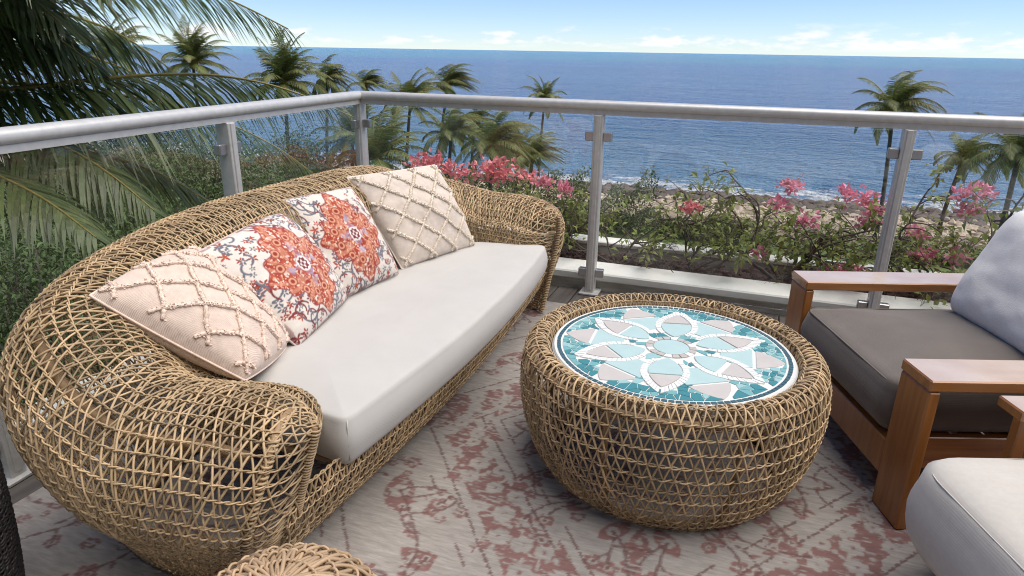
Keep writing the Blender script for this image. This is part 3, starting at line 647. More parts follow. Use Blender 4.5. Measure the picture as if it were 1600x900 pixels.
def apron(u, v):
    u = np.asarray(u, float); v = np.asarray(v, float); y = u-1.07; t = np.clip(v/0.30, 0, 1)
    x = 0.0+0.055*np.cos(np.clip(y/1.0, -1, 1)*1.55)-0.135*t**1.4+0.02*np.sin(t*3.1); x = x-0.02
    return np.stack([x, y, 0.285*(1-t)+0.008], -1)
mb = MB(); weave(mb, apron, 2.14, 0.30, 0.0235, 0.036, 0.0031, seed=5)
tag(mb.obj('woven_front', M['rattan'], sofa), kind='stuff')
def poleline(o, a_, b_, rad, name, n=160, u0=0.0, u1=PL):
    u = np.linspace(u0, u1, n); h = shell_h(u); px = np.interp(u, PU, PATH[:, 0]); py = np.interp(u, PU, PATH[:, 1]); nx = np.interp(u, PU, PN[:, 0]); ny = np.interp(u, PU, PN[:, 1])
    rr = rad*(1+0.10*(np.abs(np.sin(u*9)) < 0.06))
    mb = MB(); mb.add(*tube_arrays(np.stack([px+nx*o, py+ny*o, a_+b_*h], -1), rr, 8)); return mb.obj(name, M['rattan_pole'], sofa)
poleline(-0.13, -0.085, 1, 0.013, 'frame_pole', u0=0.1, u1=PL-0.1); poleline(0.10, -0.06, 1, 0.013, 'frame_pole', u0=0.1, u1=PL-0.1)
poleline(0.0, 0.016, 0, 0.011, 'base_pole', u0=0.1, u1=PL-0.1)
for s in (-1, 1):
    e = 0.03 if s < 0 else PL-0.03
    vv = np.linspace(0.62, 1.62, 60); P_ = shell(np.full(60, 0.05 if s < 0 else PL-0.05), vv)
    t_ = np.linspace(0, 60, 60)
    mb = MB(); mb.add(*tube_arrays(P_+np.array([-0.012, 0, 0]), 0.0095, 7)); mb.obj('end_pole', M['rattan_pole'], sofa)
    # binding wound around the end pole
    q = resample(P_, 520); an = np.arange(520)*2*math.pi/9
    W_ = q+np.c_[0.0125*np.cos(an)-0.012, 0.0125*np.sin(an), np.zeros(520)]
    mb = MB(); mb.add(*tube_arrays(W_, 0.0036, 5)); mb.obj('pole_binding', M['rattan'], sofa)
for s in (-1, 1):        # bound stake closing the nose of each arm
    u0 = 0.0 if s < 0 else PL; v_ = np.linspace(0.70, 1.61, 60); P_ = shell(np.full(60, u0), v_)+np.array([0.004, 0, 0])
    mb = MB(); mb.add(*tube_arrays(P_, 0.0085, 7)); mb.obj('nose_stake', M['rattan_pole'], sofa)
    q = resample(P_, 520); an = np.arange(520)*2*math.pi/9
    mb = MB(); mb.add(*tube_arrays(q+np.c_[0.0115*np.cos(an), 0.0115*np.sin(an), np.zeros(520)], 0.0034, 5)); mb.obj('nose_binding', M['rattan'], sofa)
# slatted support under the cushion
for k in range(9): box('seat_slat', M['rattan_pole'], -0.55, -0.04, -0.84+k*0.205, -0.78+k*0.205, 0.245, 0.262, sofa, 0.003)

# seat cushion
def cushion_mesh(outline, z0, z1, mat_, crown=0.012, bev=0.022, rings=7, soft=0.6, wr=0.004, seed=0, name='seat_cushion', long=False):
    P = np.asarray(outline, float); n = len(P); c = P.mean(0)
    T = np.roll(P, -1, 0)-np.roll(P, 1, 0); T /= np.linalg.norm(T, axis=1, keepdims=True); Nn = np.stack([T[:, 1], -T[:, 0]], -1)
    if ((P-c)*Nn).sum() < 0: Nn = -Nn
    prof = [(bev*1.6, z0), (bev*0.5, z0+bev*0.25), (0.0, z0+bev)]
    for t in np.linspace(0.1, 0.9, 5): prof.append((-0.012*math.sin(math.pi*t), z0+bev+(z1-z0-2*bev)*t))
    prof += [(0, z1-bev), (bev*0.12, z1-bev*0.45), (bev*0.5, z1-bev*0.13), (bev*1.2, z1)]
    V = [np.c_[P-Nn*i, np.full(n, z)] for i, z in prof]
    base = P-Nn*prof[-1][0]
    for k in range(1, 14):
        t = k/14.0; tgt = np.c_[c[0]+(base[:, 0]-c[0])*0.12, c[1]+(base[:, 1]-c[1])*0.78] if long else np.broadcast_to(c, base.shape); q = base+(tgt-base)*t; V.append(np.c_[q, np.full(n, z1+crown*(1-(1-t)**2.5))])
    V = np.concatenate(V+[[[c[0], c[1], z1+crown]], [[c[0], c[1], z0]]])
    rings_ = len(prof)+13; k = np.arange(n); k2 = (k+1) % n; Q = []
    for r_ in range(rings_-1): Q.append(np.stack([r_*n+k, r_*n+k2, (r_+1)*n+k2, (r_+1)*n+k], -1))
    T_ = np.concatenate([np.stack([(rings_-1)*n+k, (rings_-1)*n+k2, np.full(n, rings_*n)], -1), np.stack([k2, k, np.full(n, rings_*n+1)], -1)])
    V[:, 2] += np.where(V[:, 2] > z1-bev, wr*(fbm(V[:, 0]*5+40, V[:, 1]*5+40, seed)-0.5)*2, 0)
    area = ((P[:, 0]*np.roll(P[:, 1], -1)-np.roll(P[:, 0], -1)*P[:, 1]).sum())
    Q = np.concatenate(Q)
    if area < 0: Q = Q[:, ::-1]; T_ = T_[:, ::-1]
    if long:
        T_ = T_[n:]; V[rings_*n, 2] = z0; cap_ = ((rings_-1)*n+k)[None]; return build_mesh(name, V, [Q, T_, cap_ if area > 0 else cap_[:, ::-1]], mat_)
    return build_mesh(name, V, [Q, T_], mat_)
ol = []
yy = np.linspace(-0.855, 0.875, 60)
front = np.c_[0.018+0.055*np.cos(np.clip((yy-0.01)/0.87, -1, 1)*math.pi/2)**0.9, yy]
side_far = smooth_path([(0.0, 0.885), (-0.15, 0.855), (-0.32, 0.81), (-0.47, 0.70), (-0.51, 0.55)], 3)
back = np.c_[np.full(20, -0.51), np.linspace(0.53, -0.53, 20)]
side_near = smooth_path([(-0.51, -0.55), (-0.47, -0.70), (-0.32, -0.80), (-0.15, -0.84), (0.0, -0.866)], 3)
ol = np.concatenate([front, side_far, back, side_near]); ol = resample(np.r_[ol, ol[:1]], 321)[:-1]
for _ in range(2): ol = (np.roll(ol, 1, 0)+2*ol+np.roll(ol, -1, 0))/4
cu = tag(obj('seat_cushion', cushion_mesh(ol, 0.268, 0.418, M['cushion'], 0.018, 0.018, seed=4, long=True, wr=0.007), None, (SO[0], SO[1], 0.005), (0, 0, -TH)), 'long cream canvas bench cushion on the wicker sofa', 'cushion')
kc = int(np.argmin(np.hypot(ol[:, 0]-0.02, ol[:, 1]+0.862))); pc = ol[kc]; dc = np.array([0.5, -0.85]); dc /= np.linalg.norm(dc)
sm = MB(); sm.add(*tube_arrays(np.array([(*(pc+dc*0.001), 0.288), (*(pc+dc*0.010), 0.34), (*(pc+dc*0.006), 0.385), (*(pc-dc*0.001), 0.405)]), 0.0022, 5)); sm.obj('corner_seam', M['cushion'], cu)

# ------------------------------------------------------------------ throw pillows
def pillow_surface(corners, thick, n=90, seed=0, pinch=0.05):
    nb, fb, nt_, ft = [np.array(c, float) for c in corners]      # near-bottom, far-bottom, near-top, far-top
    u, v = np.meshgrid(np.linspace(0, 1, n), np.linspace(0, 1, n))
    a, b_ = 2*u-1, 2*v-1
    uu = 0.5+(u-0.5)*(1-pinch*(1-b_**2)); vv = 0.5+(v-0.5)*(1-pinch*(1-a**2))
    P = (nb[None, None]*((1-uu)*(1-vv))[..., None]+fb*(uu*(1-vv))[..., None]+nt_*((1-uu)*vv)[..., None]+ft*(uu*vv)[..., None])
    nrm = np.cross(fb-nb, nt_-nb); nrm /= np.linalg.norm(nrm)
    if nrm[0] < 0: nrm = -nrm
    prof = np.clip((1-a**2)*(1-b_**2), 0, 1)**0.42
    wr = (fbm(u*4+3, v*4+3, seed)-0.5)*0.03*prof+0.012*np.sin((u+v*0.3)*9+seed)*(np.clip(np.abs(b_)-0.5, 0, 1))*(prof)
    return u, v, P, nrm, prof, wr
def grid_quads(n, off=0):
    i = np.arange(n-1)[:, None]*n; j = np.arange(n-1)[None]; return np.stack([i+j, i+j+1, i+n+j+1, i+n+j], -1).reshape(-1, 4)+off
def make_pillow(name, corners, thick, m_, label, colors=None, tuft=None, seed=0, pinch=0.05, n=90):
    u, v, P, nrm, prof, wr = pillow_surface(corners, thick, n, seed, pinch)
    cen = np.mean([np.array(c) for c in corners], 0)
    Fp = P+nrm*((thick*prof+wr)[..., None]); Bp = P-nrm*((thick*0.7*prof)[..., None])
    V = np.concatenate([Fp.reshape(-1, 3), Bp.reshape(-1, 3)])-cen
    flip = np.dot(np.cross(Fp[0, -1]-Fp[0, 0], Fp[-1, 0]-Fp[0, 0]), nrm) < 0
    q1, q2 = grid_quads(n), grid_quads(n, n*n)[:, ::-1]
    if flip: q1, q2 = q1[:, ::-1], q2[:, ::-1]
    c = None
    if colors is not None: cf = colors(u, v); c = np.concatenate([cf.reshape(-1, 3), np.full((n*n, 3), 0.55)])
    loc = np.array([SO[0]+cen[0]*E1[0]+cen[1]*E2[0], SO[1]+cen[0]*E1[1]+cen[1]*E2[1], cen[2]+0.006])
    o = tag(obj(name, build_mesh(name, V, np.concatenate([q1, q2]), m_, True, c), None, loc, (0, 0, -TH)), label, 'pillow')
    # piped edge
    edge = np.concatenate([P[0, :], P[1:, -1], P[-1, -2::-1], P[-2:0:-1, 0]])-cen
    mb = MB(); mb.add(*tube_arrays(np.r_[edge, edge[:1]], 0.0035, 5, np.broadcast_to(nrm, (len(edge)+1, 3)), False)); pe = mb.obj('seam', tuft if tuft else m_, o)
    if tuft is None and c is not None:
        at = pe.data.color_attributes.new('dye', 'FLOAT_COLOR', 'POINT'); at.data.foreach_set('color', np.tile([0.6, 0.5, 0.45, 1.0], len(pe.data.vertices)))
    if tuft:
        g = np.random.default_rng(seed+100); mb = MB(); surf = (Fp-cen)
        def S_(a, b_):
            i = np.clip(b_, 0, 1)*(n-1); j = np.clip(a, 0, 1)*(n-1); i0 = np.clip(i.astype(int), 0, n-2); j0 = np.clip(j.astype(int), 0, n-2); fi = (i-i0)[:, None]; fj = (j-j0)[:, None]
            return surf[i0, j0]*(1-fi)*(1-fj)+surf[i0+1, j0]*fi*(1-fj)+surf[i0, j0+1]*(1-fi)*fj+surf[i0+1, j0+1]*fi*fj
        lines = []
        for k in np.arange(-0.87, 1.0, 0.29):
            lines.append([(k, 0), (k+1, 1)]); lines.append([(k, 1), (k+1, 0)])
        for (x0, y0), (x1, y1) in lines:
            t = np.linspace(0, 1, 230); xx = x0+(x1-x0)*t; yv = y0+(y1-y0)*t; ok = (xx > 0.02) & (xx < 0.98) & (yv > 0.02) & (yv < 0.98)
            if ok.sum() < 12: continue
            xx, yv = xx[ok]+0.004*np.sin(t[ok]*40+k), yv[ok]; p = S_(xx, yv)
            mb.add(*tube_arrays(p+nrm*0.002, 0.0046+0.0024*g.random(len(p)), 6, np.broadcast_to(nrm, p.shape)))
            # shaggy loops
            m2 = len(p)*3; ii = g.integers(0, len(p), m2); c0 = p[ii]+nrm*0.003; tdir = (p[-1]-p[0])/np.linalg.norm(p[-1]-p[0]); sdir = np.cross(nrm, tdir)
            an = g.uniform(0, math.pi, m2); dirv = np.cos(an)[:, None]*sdir+np.sin(an)[:, None]*nrm*0.8+tdir*g.normal(0, 0.5, (m2, 1)); ln = g.uniform(0.005, 0.0105, m2)[:, None]
            wv = tdir*0.0022+nrm*0.001
            V4 = np.stack([c0-wv, c0+wv, c0+dirv*ln+wv*0.6, c0+dirv*ln-wv*0.6], 1).reshape(-1, 3)
            mb.add(V4, np.arange(m2*4).reshape(-1, 4))
        tag(mb.obj('tufted_trim', tuft, o, True), kind='stuff')
    return o
def floral_colors(seed):
    def f(u, v):
        x = (u-0.5)*2; y = (v-0.5)*2; g = np.random.default_rng(seed)
        white = np.array([0.68, 0.62, 0.56]); red = np.array([0.33, 0.035, 0.018]); orange = np.array([0.39, 0.07, 0.034]); peach = np.array([0.62, 0.29, 0.18]); grey = np.array([0.13, 0.135, 0.17]); wine = np.array([0.17, 0.025, 0.03]); blue = np.array([0.33, 0.34, 0.52])
        c = np.broadcast_to(white, (*u.shape, 3)).copy()
        def put(mask, col): k = np.clip(mask, 0, 1)[..., None]; c[:] = c*(1-k)+np.asarray(col)*k
        def soft(d, w=0.012): return np.clip(d/w+0.5, 0, 1)
        # sprigs in the field
        for k in range(230):
            cx, cy = g.uniform(-1, 1, 2); r_ = np.hypot(x-cx, y-cy); an = np.arctan2(y-cy, x-cx); s = g.uniform(0.04, 0.085); t = g.random()
            pet = s*(0.62+0.38*np.cos(5*an+g.uniform(0, 6)))
            put(soft(pet-r_), grey if t < 0.42 else (red if t < 0.68 else (wine if t < 0.86 else orange))); put(soft(s*0.22-r_), white if t < 0.7 else orange)
        for k in range(80):
            cx, cy = g.uniform(-1, 1, 2); a0 = g.uniform(0, 6.28); R_ = g.uniform(0.08, 0.2); r_ = np.hypot(x-cx, y-cy); an = (np.arctan2(y-cy, x-cx)-a0) % 6.283
            put(soft(0.014-np.abs(r_-R_))*(an < 2.4), grey if g.random() < 0.75 else wine)
        # central medallion with scalloped edge
        rr = np.hypot(x*1.0, y*0.86); an = np.arctan2(y, x)
        edge = 0.64+0.05*np.cos(12*an)+0.09*np.cos(4*an)
        inm = soft(edge-rr, 0.02); put(soft(edge+0.022-rr, 0.02), wine*1.6)
        tex = fbm(u*26, v*26, seed+3, 3); tex2 = fbm(u*60+9, v*60, seed+7, 2)
        base = orange[None, None]*(1-np.clip((tex-0.42)/0.1, 0, 1))[..., None]+red[None, None]*np.clip((tex-0.42)/0.1, 0, 1)[..., None]
        k = np.clip((tex2-0.58)/0.06, 0, 1)[..., None]; base = base*(1-k)+peach*k
        k = np.clip((fbm(u*50, v*50+7, seed+17, 2)-0.66)/0.05, 0, 1)[..., None]; base = base*(1-k)+np.array([0.70, 0.60, 0.53])*k
        fil = soft(0.03-np.abs(np.sin(an*8+rr*9)*0.12*rr-0.02)); k = (fil*(rr > 0.25)*0.55)[..., None]; base = base*(1-k)+peach*k
        for q in range(12):
            aq = q*math.pi/6+0.26; r_ = np.hypot(x-0.46*math.cos(aq), (y-0.52*math.sin(aq))); s = 0.085
            k = soft(s-r_)[..., None]; base = base*(1-k)+(red*0.8)*k; k = soft(0.016-np.abs(r_-s*0.62))[..., None]; base = base*(1-k)+peach*k
        c[:] = c*(1-inm[..., None])+base*inm[..., None]
        # blue-grey cross and white rosette
        rr2 = np.hypot(x, y); cross = soft(0.055+0.035*np.cos(y*40)-np.abs(x))*(np.abs(y) < 0.42)+soft(0.05+0.03*np.cos(x*40)-np.abs(y))*(np.abs(x) < 0.36)
        put(np.clip(cross, 0, 1)*(0.25+0.4*(tex > 0.5)), blue); put(soft(0.14-rr2), np.array([0.74, 0.68, 0.66])); put(soft(0.105+0.012*np.cos(8*an)-rr2), wine); put(soft(0.06+0.02*np.cos(4*an)-rr2), np.array([0.70, 0.60, 0.58])); put(soft(0.03-rr2), wine)
        # printed edge band
        e = np.maximum(np.abs(x), np.abs(y)); put(soft(e-0.955)*0.6*(fbm(u*40, v*40, seed+5, 2) > 0.45), wine)
        return c*(0.94+0.1*fbm(u*90, v*90, seed, 2))[..., None]
    return f
# corners in sofa coordinates (x front, y along, z): near-bottom, far-bottom, near-top, far-top
make_pillow('throw_pillow', [(-0.29, -0.86, 0.465), (-0.375, -0.58, 0.43), (-0.585, -1.02, 0.72), (-0.625, -0.655, 0.735)], 0.105, M['linen'], 'blush linen pillow with tufted diamond trim by the near arm of the sofa', tuft=M['tuft'], seed=1, pinch=-0.04)
make_pillow('throw_pillow', [(-0.345, -0.565, 0.425), (-0.445, -0.13, 0.425), (-0.55, -0.72, 0.745), (-0.66, -0.20, 0.755)], 0.09, M['floral'], 'red and white floral pillow in front of the other floral one, beside the blush pillow', floral_colors(3), seed=2, n=190, pinch=0.0)
make_pillow('throw_pillow', [(-0.46, -0.22, 0.425), (-0.41, 0.19, 0.425), (-0.68, -0.20, 0.785), (-0.57, 0.12, 0.785)], 0.085, M['floral'], 'red and white floral pillow half hidden behind its twin, next to the taupe tufted pillow', floral_colors(8), seed=5, n=190, pinch=0.015)
make_pillow('throw_pillow', [(-0.43, 0.255, 0.425), (-0.285, 0.70, 0.425), (-0.655, 0.23, 0.80), (-0.455, 0.64, 0.805)], 0.085, M['linen_grey'], 'taupe linen pillow with cream diamond trim at the far end of the sofa', tuft=M['tuft_grey'], seed=4, pinch=0.01)

# ------------------------------------------------------------------ coffee table
TC = (0.515, 1.962)
tab = empty('coffee_table', (*TC, 0.011), 0, 'round tan wicker drum coffee table with teal flower mosaic top', 'table')
TPR = np.array([(0.388, 0.335), (0.386, 0.385), (0.397, 0.415), (0.422, 0.430), (0.450, 0.420), (0.470, 0.385), (0.479, 0.32), (0.477, 0.25), (0.463, 0.17), (0.436, 0.09), (0.402, 0.03), (0.376, 0.004)])
TL = 2*math.pi*0.47; TM = 0.60
def drum(u, v):
    w = crom(np.c_[TPR, TPR], np.asarray(v)/TM)[..., 2:]; a = np.asarray(u)/TL*2*math.pi
    return np.stack([w[..., 0]*np.cos(a), w[..., 0]*np.sin(a), w[..., 1]], -1)
mb = MB(); weave(mb, drum, TL, TM, 0.0280, 0.0415, 0.0031, closed=True, seed=12); tag(mb.obj('woven_drum', M['rattan'], tab), kind='stuff')
for k in range(8):
    a = k*math.pi/4+0.2; P_ = np.array([drum(a/(2*math.pi)*TL, t*TM)*np.array([0.965, 0.965, 1]) for t in np.linspace(0.28, 0.98, 24)])
    mb = MB(); mb.add(*tube_arrays(P_, 0.009, 8)); mb.obj('frame_pole', M['rattan_pole'], tab)
for rr_, z in ((0.368, 0.018), (0.44, 0.385)):
    a = np.linspace(0, 2*math.pi, 97); mb = MB(); mb.add(*tube_arrays(np.c_[rr_*np.cos(a), rr_*np.sin(a), np.full(97, z)], 0.010, 8, cap=False)); mb.obj('frame_ring', M['rattan_pole'], tab)
# mosaic: rim, grout bed, tiles
TZ = 0.405; TR = 0.378
def disc_mesh(name, prof, mat_, parent, n=96, smooth=True):
    a = np.arange(n)*2*math.pi/n; V = []; Q = []
    for r_, z in prof: V.append(np.c_[r_*np.cos(a), r_*np.sin(a), np.full(n, z)])
    k = np.arange(n); k2 = (k+1) % n
    for i in range(len(prof)-1): Q.append(np.stack([i*n+k, i*n+k2, (i+1)*n+k2, (i+1)*n+k], -1))
    V = np.concatenate(V+[[[0, 0, prof[-1][1]]]]); T = np.stack([(len(prof)-1)*n+k, (len(prof)-1)*n+k2, np.full(n, len(prof)*n)], -1)
    return obj(name, build_mesh(name, V, [np.concatenate(Q), T], mat_, False), parent)
top = disc_mesh('mosaic_top', [(TR-0.02, TZ-0.022), (TR, TZ-0.018), (TR+0.001, TZ-0.004), (TR-0.003, TZ+0.0008), (TR-0.007, TZ)], M['grout'], tab)
disc_mesh('rim_band', [(TR-0.004, TZ-0.034), (TR+0.004, TZ-0.034), (TR+0.004, TZ-0.007), (TR+0.0012, TZ-0.006)], M['tabrim'], tab)
ROT = R(12)
def tile(name, poly, mat_, h=0.0022, ins=0.0006):
    p = np.asarray(poly, float); area = (p[:, 0]*np.roll(p[:, 1], -1)-np.roll(p[:, 0], -1)*p[:, 1]).sum()
    if area < 0: p = p[::-1]
    V, Q_, T_ = prism(p, TZ+0.0002, TZ+h, ins, 0.0006); return obj(name, build_mesh(name, V, [Q_, T_], mat_, False), top)
nb = 118
for k in range(nb):
    a0, a1 = (k+0.08)*2*math.pi/nb, (k+0.92)*2*math.pi/nb; r1, r2 = 0.3545+random.uniform(-.0006, .0006), 0.3665+random.uniform(-.0006, .0006)
    tile('border_tile', [(r1*math.cos(a0), r1*math.sin(a0)), (r2*math.cos(a0), r2*math.sin(a0)), (r2*math.cos(a1), r2*math.sin(a1)), (r1*math.cos(a1), r1*math.sin(a1))], M['navy'], 0.002)
def petal_outline(r0, r1, w, k=0.5, n=22, power=0.85):
    t = np.linspace(0, 1, n); hw = w*np.sin(np.pi*t**power)**0.8*(1-0.15*t); x = r0+(r1-r0)*t
    return np.c_[x, hw], np.c_[x, -hw]
def rot2(p, a): c, s = math.cos(a), math.sin(a); p = np.asarray(p); return np.c_[p[:, 0]*c-p[:, 1]*s, p[:, 0]*s+p[:, 1]*c]
inside_tests = []
def inside_poly(p, poly):
    x, y = p; r_ = False; n_ = len(poly); j = n_-1
    for i in range(n_):
        if (poly[i][1] > y) != (poly[j][1] > y) and x < (poly[j][0]-poly[i][0])*(y-poly[i][1])/(poly[j][1]-poly[i][1])+poly[i][0]: r_ = not r_
        j = i
    return r_
# secondary petals first (between), then the six outlined ones
for k in range(6):
    a = ROT+(k+0.5)*math.pi/3
    l, r_ = petal_outline(0.12, 0.345, 0.072, power=1.15); keep = l[:, 0] > 0.15
    cut = 0.255
    A_ = l[(l[:, 0] <= cut) & keep]; B_ = r_[(r_[:, 0] <= cut) & keep]; inner = np.r_[A_, B_[::-1]]
    bow = np.array([(cut+0.012*math.cos(t), 0) for t in (0,)])
    A2 = l[l[:, 0] >= cut+0.004]; B2 = r_[r_[:, 0] >= cut+0.004]; outer = np.r_[A2, B2[::-1][1:]]
    tile('petal_tile', rot2(inner, a), M['aqua'], 0.0024); tile('petal_tip_tile', rot2(outer, a), M['mushroom'], 0.0024)
    inside_tests.append(rot2(np.r_[l, r_[::-1]], a))
for k in range(6):
    a = ROT+k*math.pi/3
    l, r_ = petal_outline(0.088, 0.285, 0.053, power=0.95)
    lo, ro = petal_outline(0.066, 0.325, 0.077, power=0.95)
    cut = 0.185+0.01*math.sin(k*2)
    sk = 0.10*(1 if k % 2 else -1)
    A_ = l[l[:, 0] <= cut]; B_ = r_[r_[:, 0] <= cut+0.02]; inner = np.r_[A_, B_[::-1]]
    A2 = l[l[:, 0] >= cut+0.003]; B2 = r_[r_[:, 0] >= cut+0.023]; outer = np.r_[A2, B2[::-1][1:]]
    tile('petal_tile', rot2(inner, a), M['aqua'], 0.0036); tile('petal_tip_tile', rot2(outer, a), M['mushroom'], 0.0036)
    # white outline pieces
    li, ri = petal_outline(0.083, 0.293, 0.0562, n=200, power=0.95); lO, rO = petal_outline(0.064, 0.326, 0.078, n=200, power=0.95)
    for i_, o_ in ((li, lO), (ri, rO)):
        ip, op = resample(i_, 120), resample(o_, 120); npc = 15
        s0 = 22
        for q in range(npc):
            f0 = s0+(118-s0)*(q+0.06)/npc; f1 = s0+(118-s0)*(q+0.94)/npc
            f = lambda arr, t: np.array([np.interp(t, np.arange(120), arr[:, 0]), np.interp(t, np.arange(120), arr[:, 1])])
            jt = random.uniform(-1.0, 1.0)
            quad = np.array([f(ip, f0), f(op, f0+jt*0.6), f(op, f1+jt*0.6), f(ip, f1)])
            tile('outline_tile', rot2(quad, a), M['white_tile'], 0.0036+random.uniform(0, .0004), 0.0005)
    inside_tests.append(rot2(np.r_[lo, ro[::-1]], a))
ca = np.arange(40)*2*math.pi/40
tile('centre_tile', np.c_[0.056*np.cos(ca), 0.056*np.sin(ca)], M['aqua'], 0.004, 0.001)
for k in range(18):
    a0, a1 = (k+0.06)*2*math.pi/18, (k+0.94)*2*math.pi/18; r1, r2 = 0.059, 0.080
    am = (a0+a1)/2
    tile('centre_ring_tile', [(r1*math.cos(a0), r1*math.sin(a0)), (r2*math.cos(a0), r2*math.sin(a0)), (r2*math.cos(am), r2*math.sin(am)), (r2*math.cos(a1), r2*math.sin(a1)), (r1*math.cos(a1), r1*math.sin(a1)), (r1*math.cos(am), r1*math.sin(am))], M['stone_tile'] if k % 3 else M['white_tile'], 0.0042, 0.0005)
# teal shards: clipped Voronoi cells in the background
def clip_poly(poly, nrm, d):
    out_ = []; n_ = len(poly)
    for i in range(n_):
        p, q = poly[i], poly[(i+1) % n_]; sp, sq = p @ nrm-d, q @ nrm-d
        if sp <= 0: out_.append(p)
        if sp*sq < 0: out_.append(p+(q-p)*(sp/(sp-sq)))
    return out_
gs = np.random.default_rng(33); seeds = []
while len(seeds) < 620:
    p = gs.uniform(-0.36, 0.36, 2); r_ = np.hypot(*p)
    if 0.10 < r_ < 0.346 and all(np.hypot(*(p-q)) > 0.0135 for q in seeds[-400:]): seeds.append(p)
    elif gs.random() < 0.0005: break
seeds = np.array(seeds); nsh = 0
ring36 = [np.array([0.3475*math.cos(t), 0.3475*math.sin(t)]) for t in np.arange(48)*2*math.pi/48]
shards = []
for i, p in enumerate(seeds):
    if any(inside_poly(p, q) for q in inside_tests): continue
    poly = [p+np.array([0.05*math.cos(t), 0.05*math.sin(t)]) for t in np.arange(8)*math.pi/4]
    dist = np.hypot(*(seeds-p).T)
    for j in np.argsort(dist)[1:18]:
        n_ = (seeds[j]-p)/dist[j]; poly = clip_poly(poly, n_, n_ @ p+dist[j]/2-gs.uniform(0.0008, 0.0017))
        if len(poly) < 3: break
    for t in np.arange(48)*2*math.pi/48+0.06:
        if len(poly) < 3: break
        n_ = np.array([math.cos(t), math.sin(t)]); poly = clip_poly(poly, n_, 0.3475)
    if len(poly) < 3: continue
    shards.append((p, np.array(poly)))
print('shards', len(shards))
rest = {}
for i, (p, poly) in enumerate(sorted(shards, key=lambda s: s[0][1])):
    mt = (M['teal'], M['teal2'], M['teal3'])[gs.choice(3, p=[.45, .35, .2])]
    if i < 300: tile('teal_shard', poly, mt, 0.0018, 0.0004)
    else:
        a_ = (poly[:, 0]*np.roll(poly[:, 1], -1)-np.roll(poly[:, 0], -1)*poly[:, 1]).sum()
        rest.setdefault('teal', MB()).add(*prism(poly if a_ > 0 else poly[::-1], TZ+.0002, TZ+.0018, .0004, .0005))
for k in rest: tag(rest[k].obj('teal_shards', M['teal2'], top, False), kind='stuff')

# ------------------------------------------------------------------ wooden armchair (local -x = front)
def armchair(name, loc, rz, label, seat_mat, cush_z=(0.235, 0.40), cush_front=-0.03, W_=0.95, D_=0.86, H_=0.485, arm_w=0.14, th=0.034, seatlen=0.62, thick_b=0.05):
    """two broad loop frames of flat boards, rails between them, seat and back cushions"""
    ch = empty(name, loc, rz, label, 'armchair')
    for s, y0 in ((1, W_/2-arm_w), (-1, -W_/2)):
        y1 = y0+arm_w
        fr = box('front_leg', M['teak_v'], 0, th, y0+.0, y1-.0, 0, H_-th-0.0008, ch, 0.005)
        box('rear_leg', M['teak_v'], D_-th, D_, y0, y1, 0, H_-th-0.0008, ch, 0.003)
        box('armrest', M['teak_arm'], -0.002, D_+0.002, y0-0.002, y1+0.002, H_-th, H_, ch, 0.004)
        box('runner', M['teak'], th+0.001, D_-th-0.001, y0+0.002, y1-0.002, 0.0, th, ch, 0.003)
        box('side_rail', M['teak'], th+0.001, D_-th-0.001, (y0-0.026 if s > 0 else y1+0.001), (y0-0.001 if s > 0 else y1+0.026), 0.115, 0.225, ch, 0.003)
    yi = W_/2-arm_w
    box('front_rail', M['teak_v'], 0.004, 0.034, -yi+0.001, yi-0.001, 0.10, 0.215, ch, 0.003)
    for k in range(7): box('seat_slat', M['teak'], 0.045+k*0.1, 0.12+k*0.1, -yi+0.03, yi-0.03, 0.2, 0.218, ch, 0.002)
    for k in range(5):
        b_ = box('back_slat', M['teak'], 0.70, 0.72, -yi+0.03+k*0.122, -yi+0.10+k*0.122, 0.219, 0.60, ch, 0.002)
    box('back_rail', M['teak'], 0.695, 0.725, -yi+0.02, yi-0.02, 0.601, 0.65, ch, 0.003)
    return ch
CH1 = (1.125, 2.075, 0.011)
ch1 = armchair('armchair', CH1, 0.0, 'wooden armchair with broad flat arms and taupe seat cushion beside the railing', M['taupe'])
def rect_outline(x0, x1, y0, y1, r_, n=12):
    P = []
    for cx, cy, a0 in ((x1-r_, y1-r_, 0), (x0+r_, y1-r_, 90), (x0+r_, y0+r_, 180), (x1-r_, y0+r_, 270)):
        for t in np.linspace(0, 90, 7): P.append((cx+r_*math.cos(R(a0+t)), cy+r_*math.sin(R(a0+t))))
    P.append(P[0]); return resample(np.array(P), 121)[:-1]
def box_cushion(name, x0, x1, y0, y1, z0, z1, m_, label, loc, rz=0.0, crown=0.03, r_=0.05, bev=0.035, piping=0.0035, seed=0, parent=None):
    o_ = rect_outline(x0, x1, y0, y1, r_)
    c = obj(name, cushion_mesh(o_, z0, z1, m_, crown, bev, seed=seed, wr=0.010, name=name), parent, loc, (0, 0, rz))
    if label: tag(c, label, 'cushion')
    if piping:
        q = rect_outline(x0+bev*0.25, x1-bev*0.25, y0+bev*0.25, y1-bev*0.25, r_); q = np.r_[q, q[:1]]
        mb = MB(); mb.add(*tube_arrays(np.c_[q, np.full(len(q), z1-bev*0.28)], piping, 6, cap=False)); mb.obj('piping', m_, c)
    return c
box_cushion('seat_cushion', -0.005, 0.66, -0.325, 0.325, 0.222, 0.395, M['taupe'], 'dark taupe seat cushion with piped edge on the wooden armchair', (CH1[0], CH1[1], 0.011), crown=0.05, seed=3)
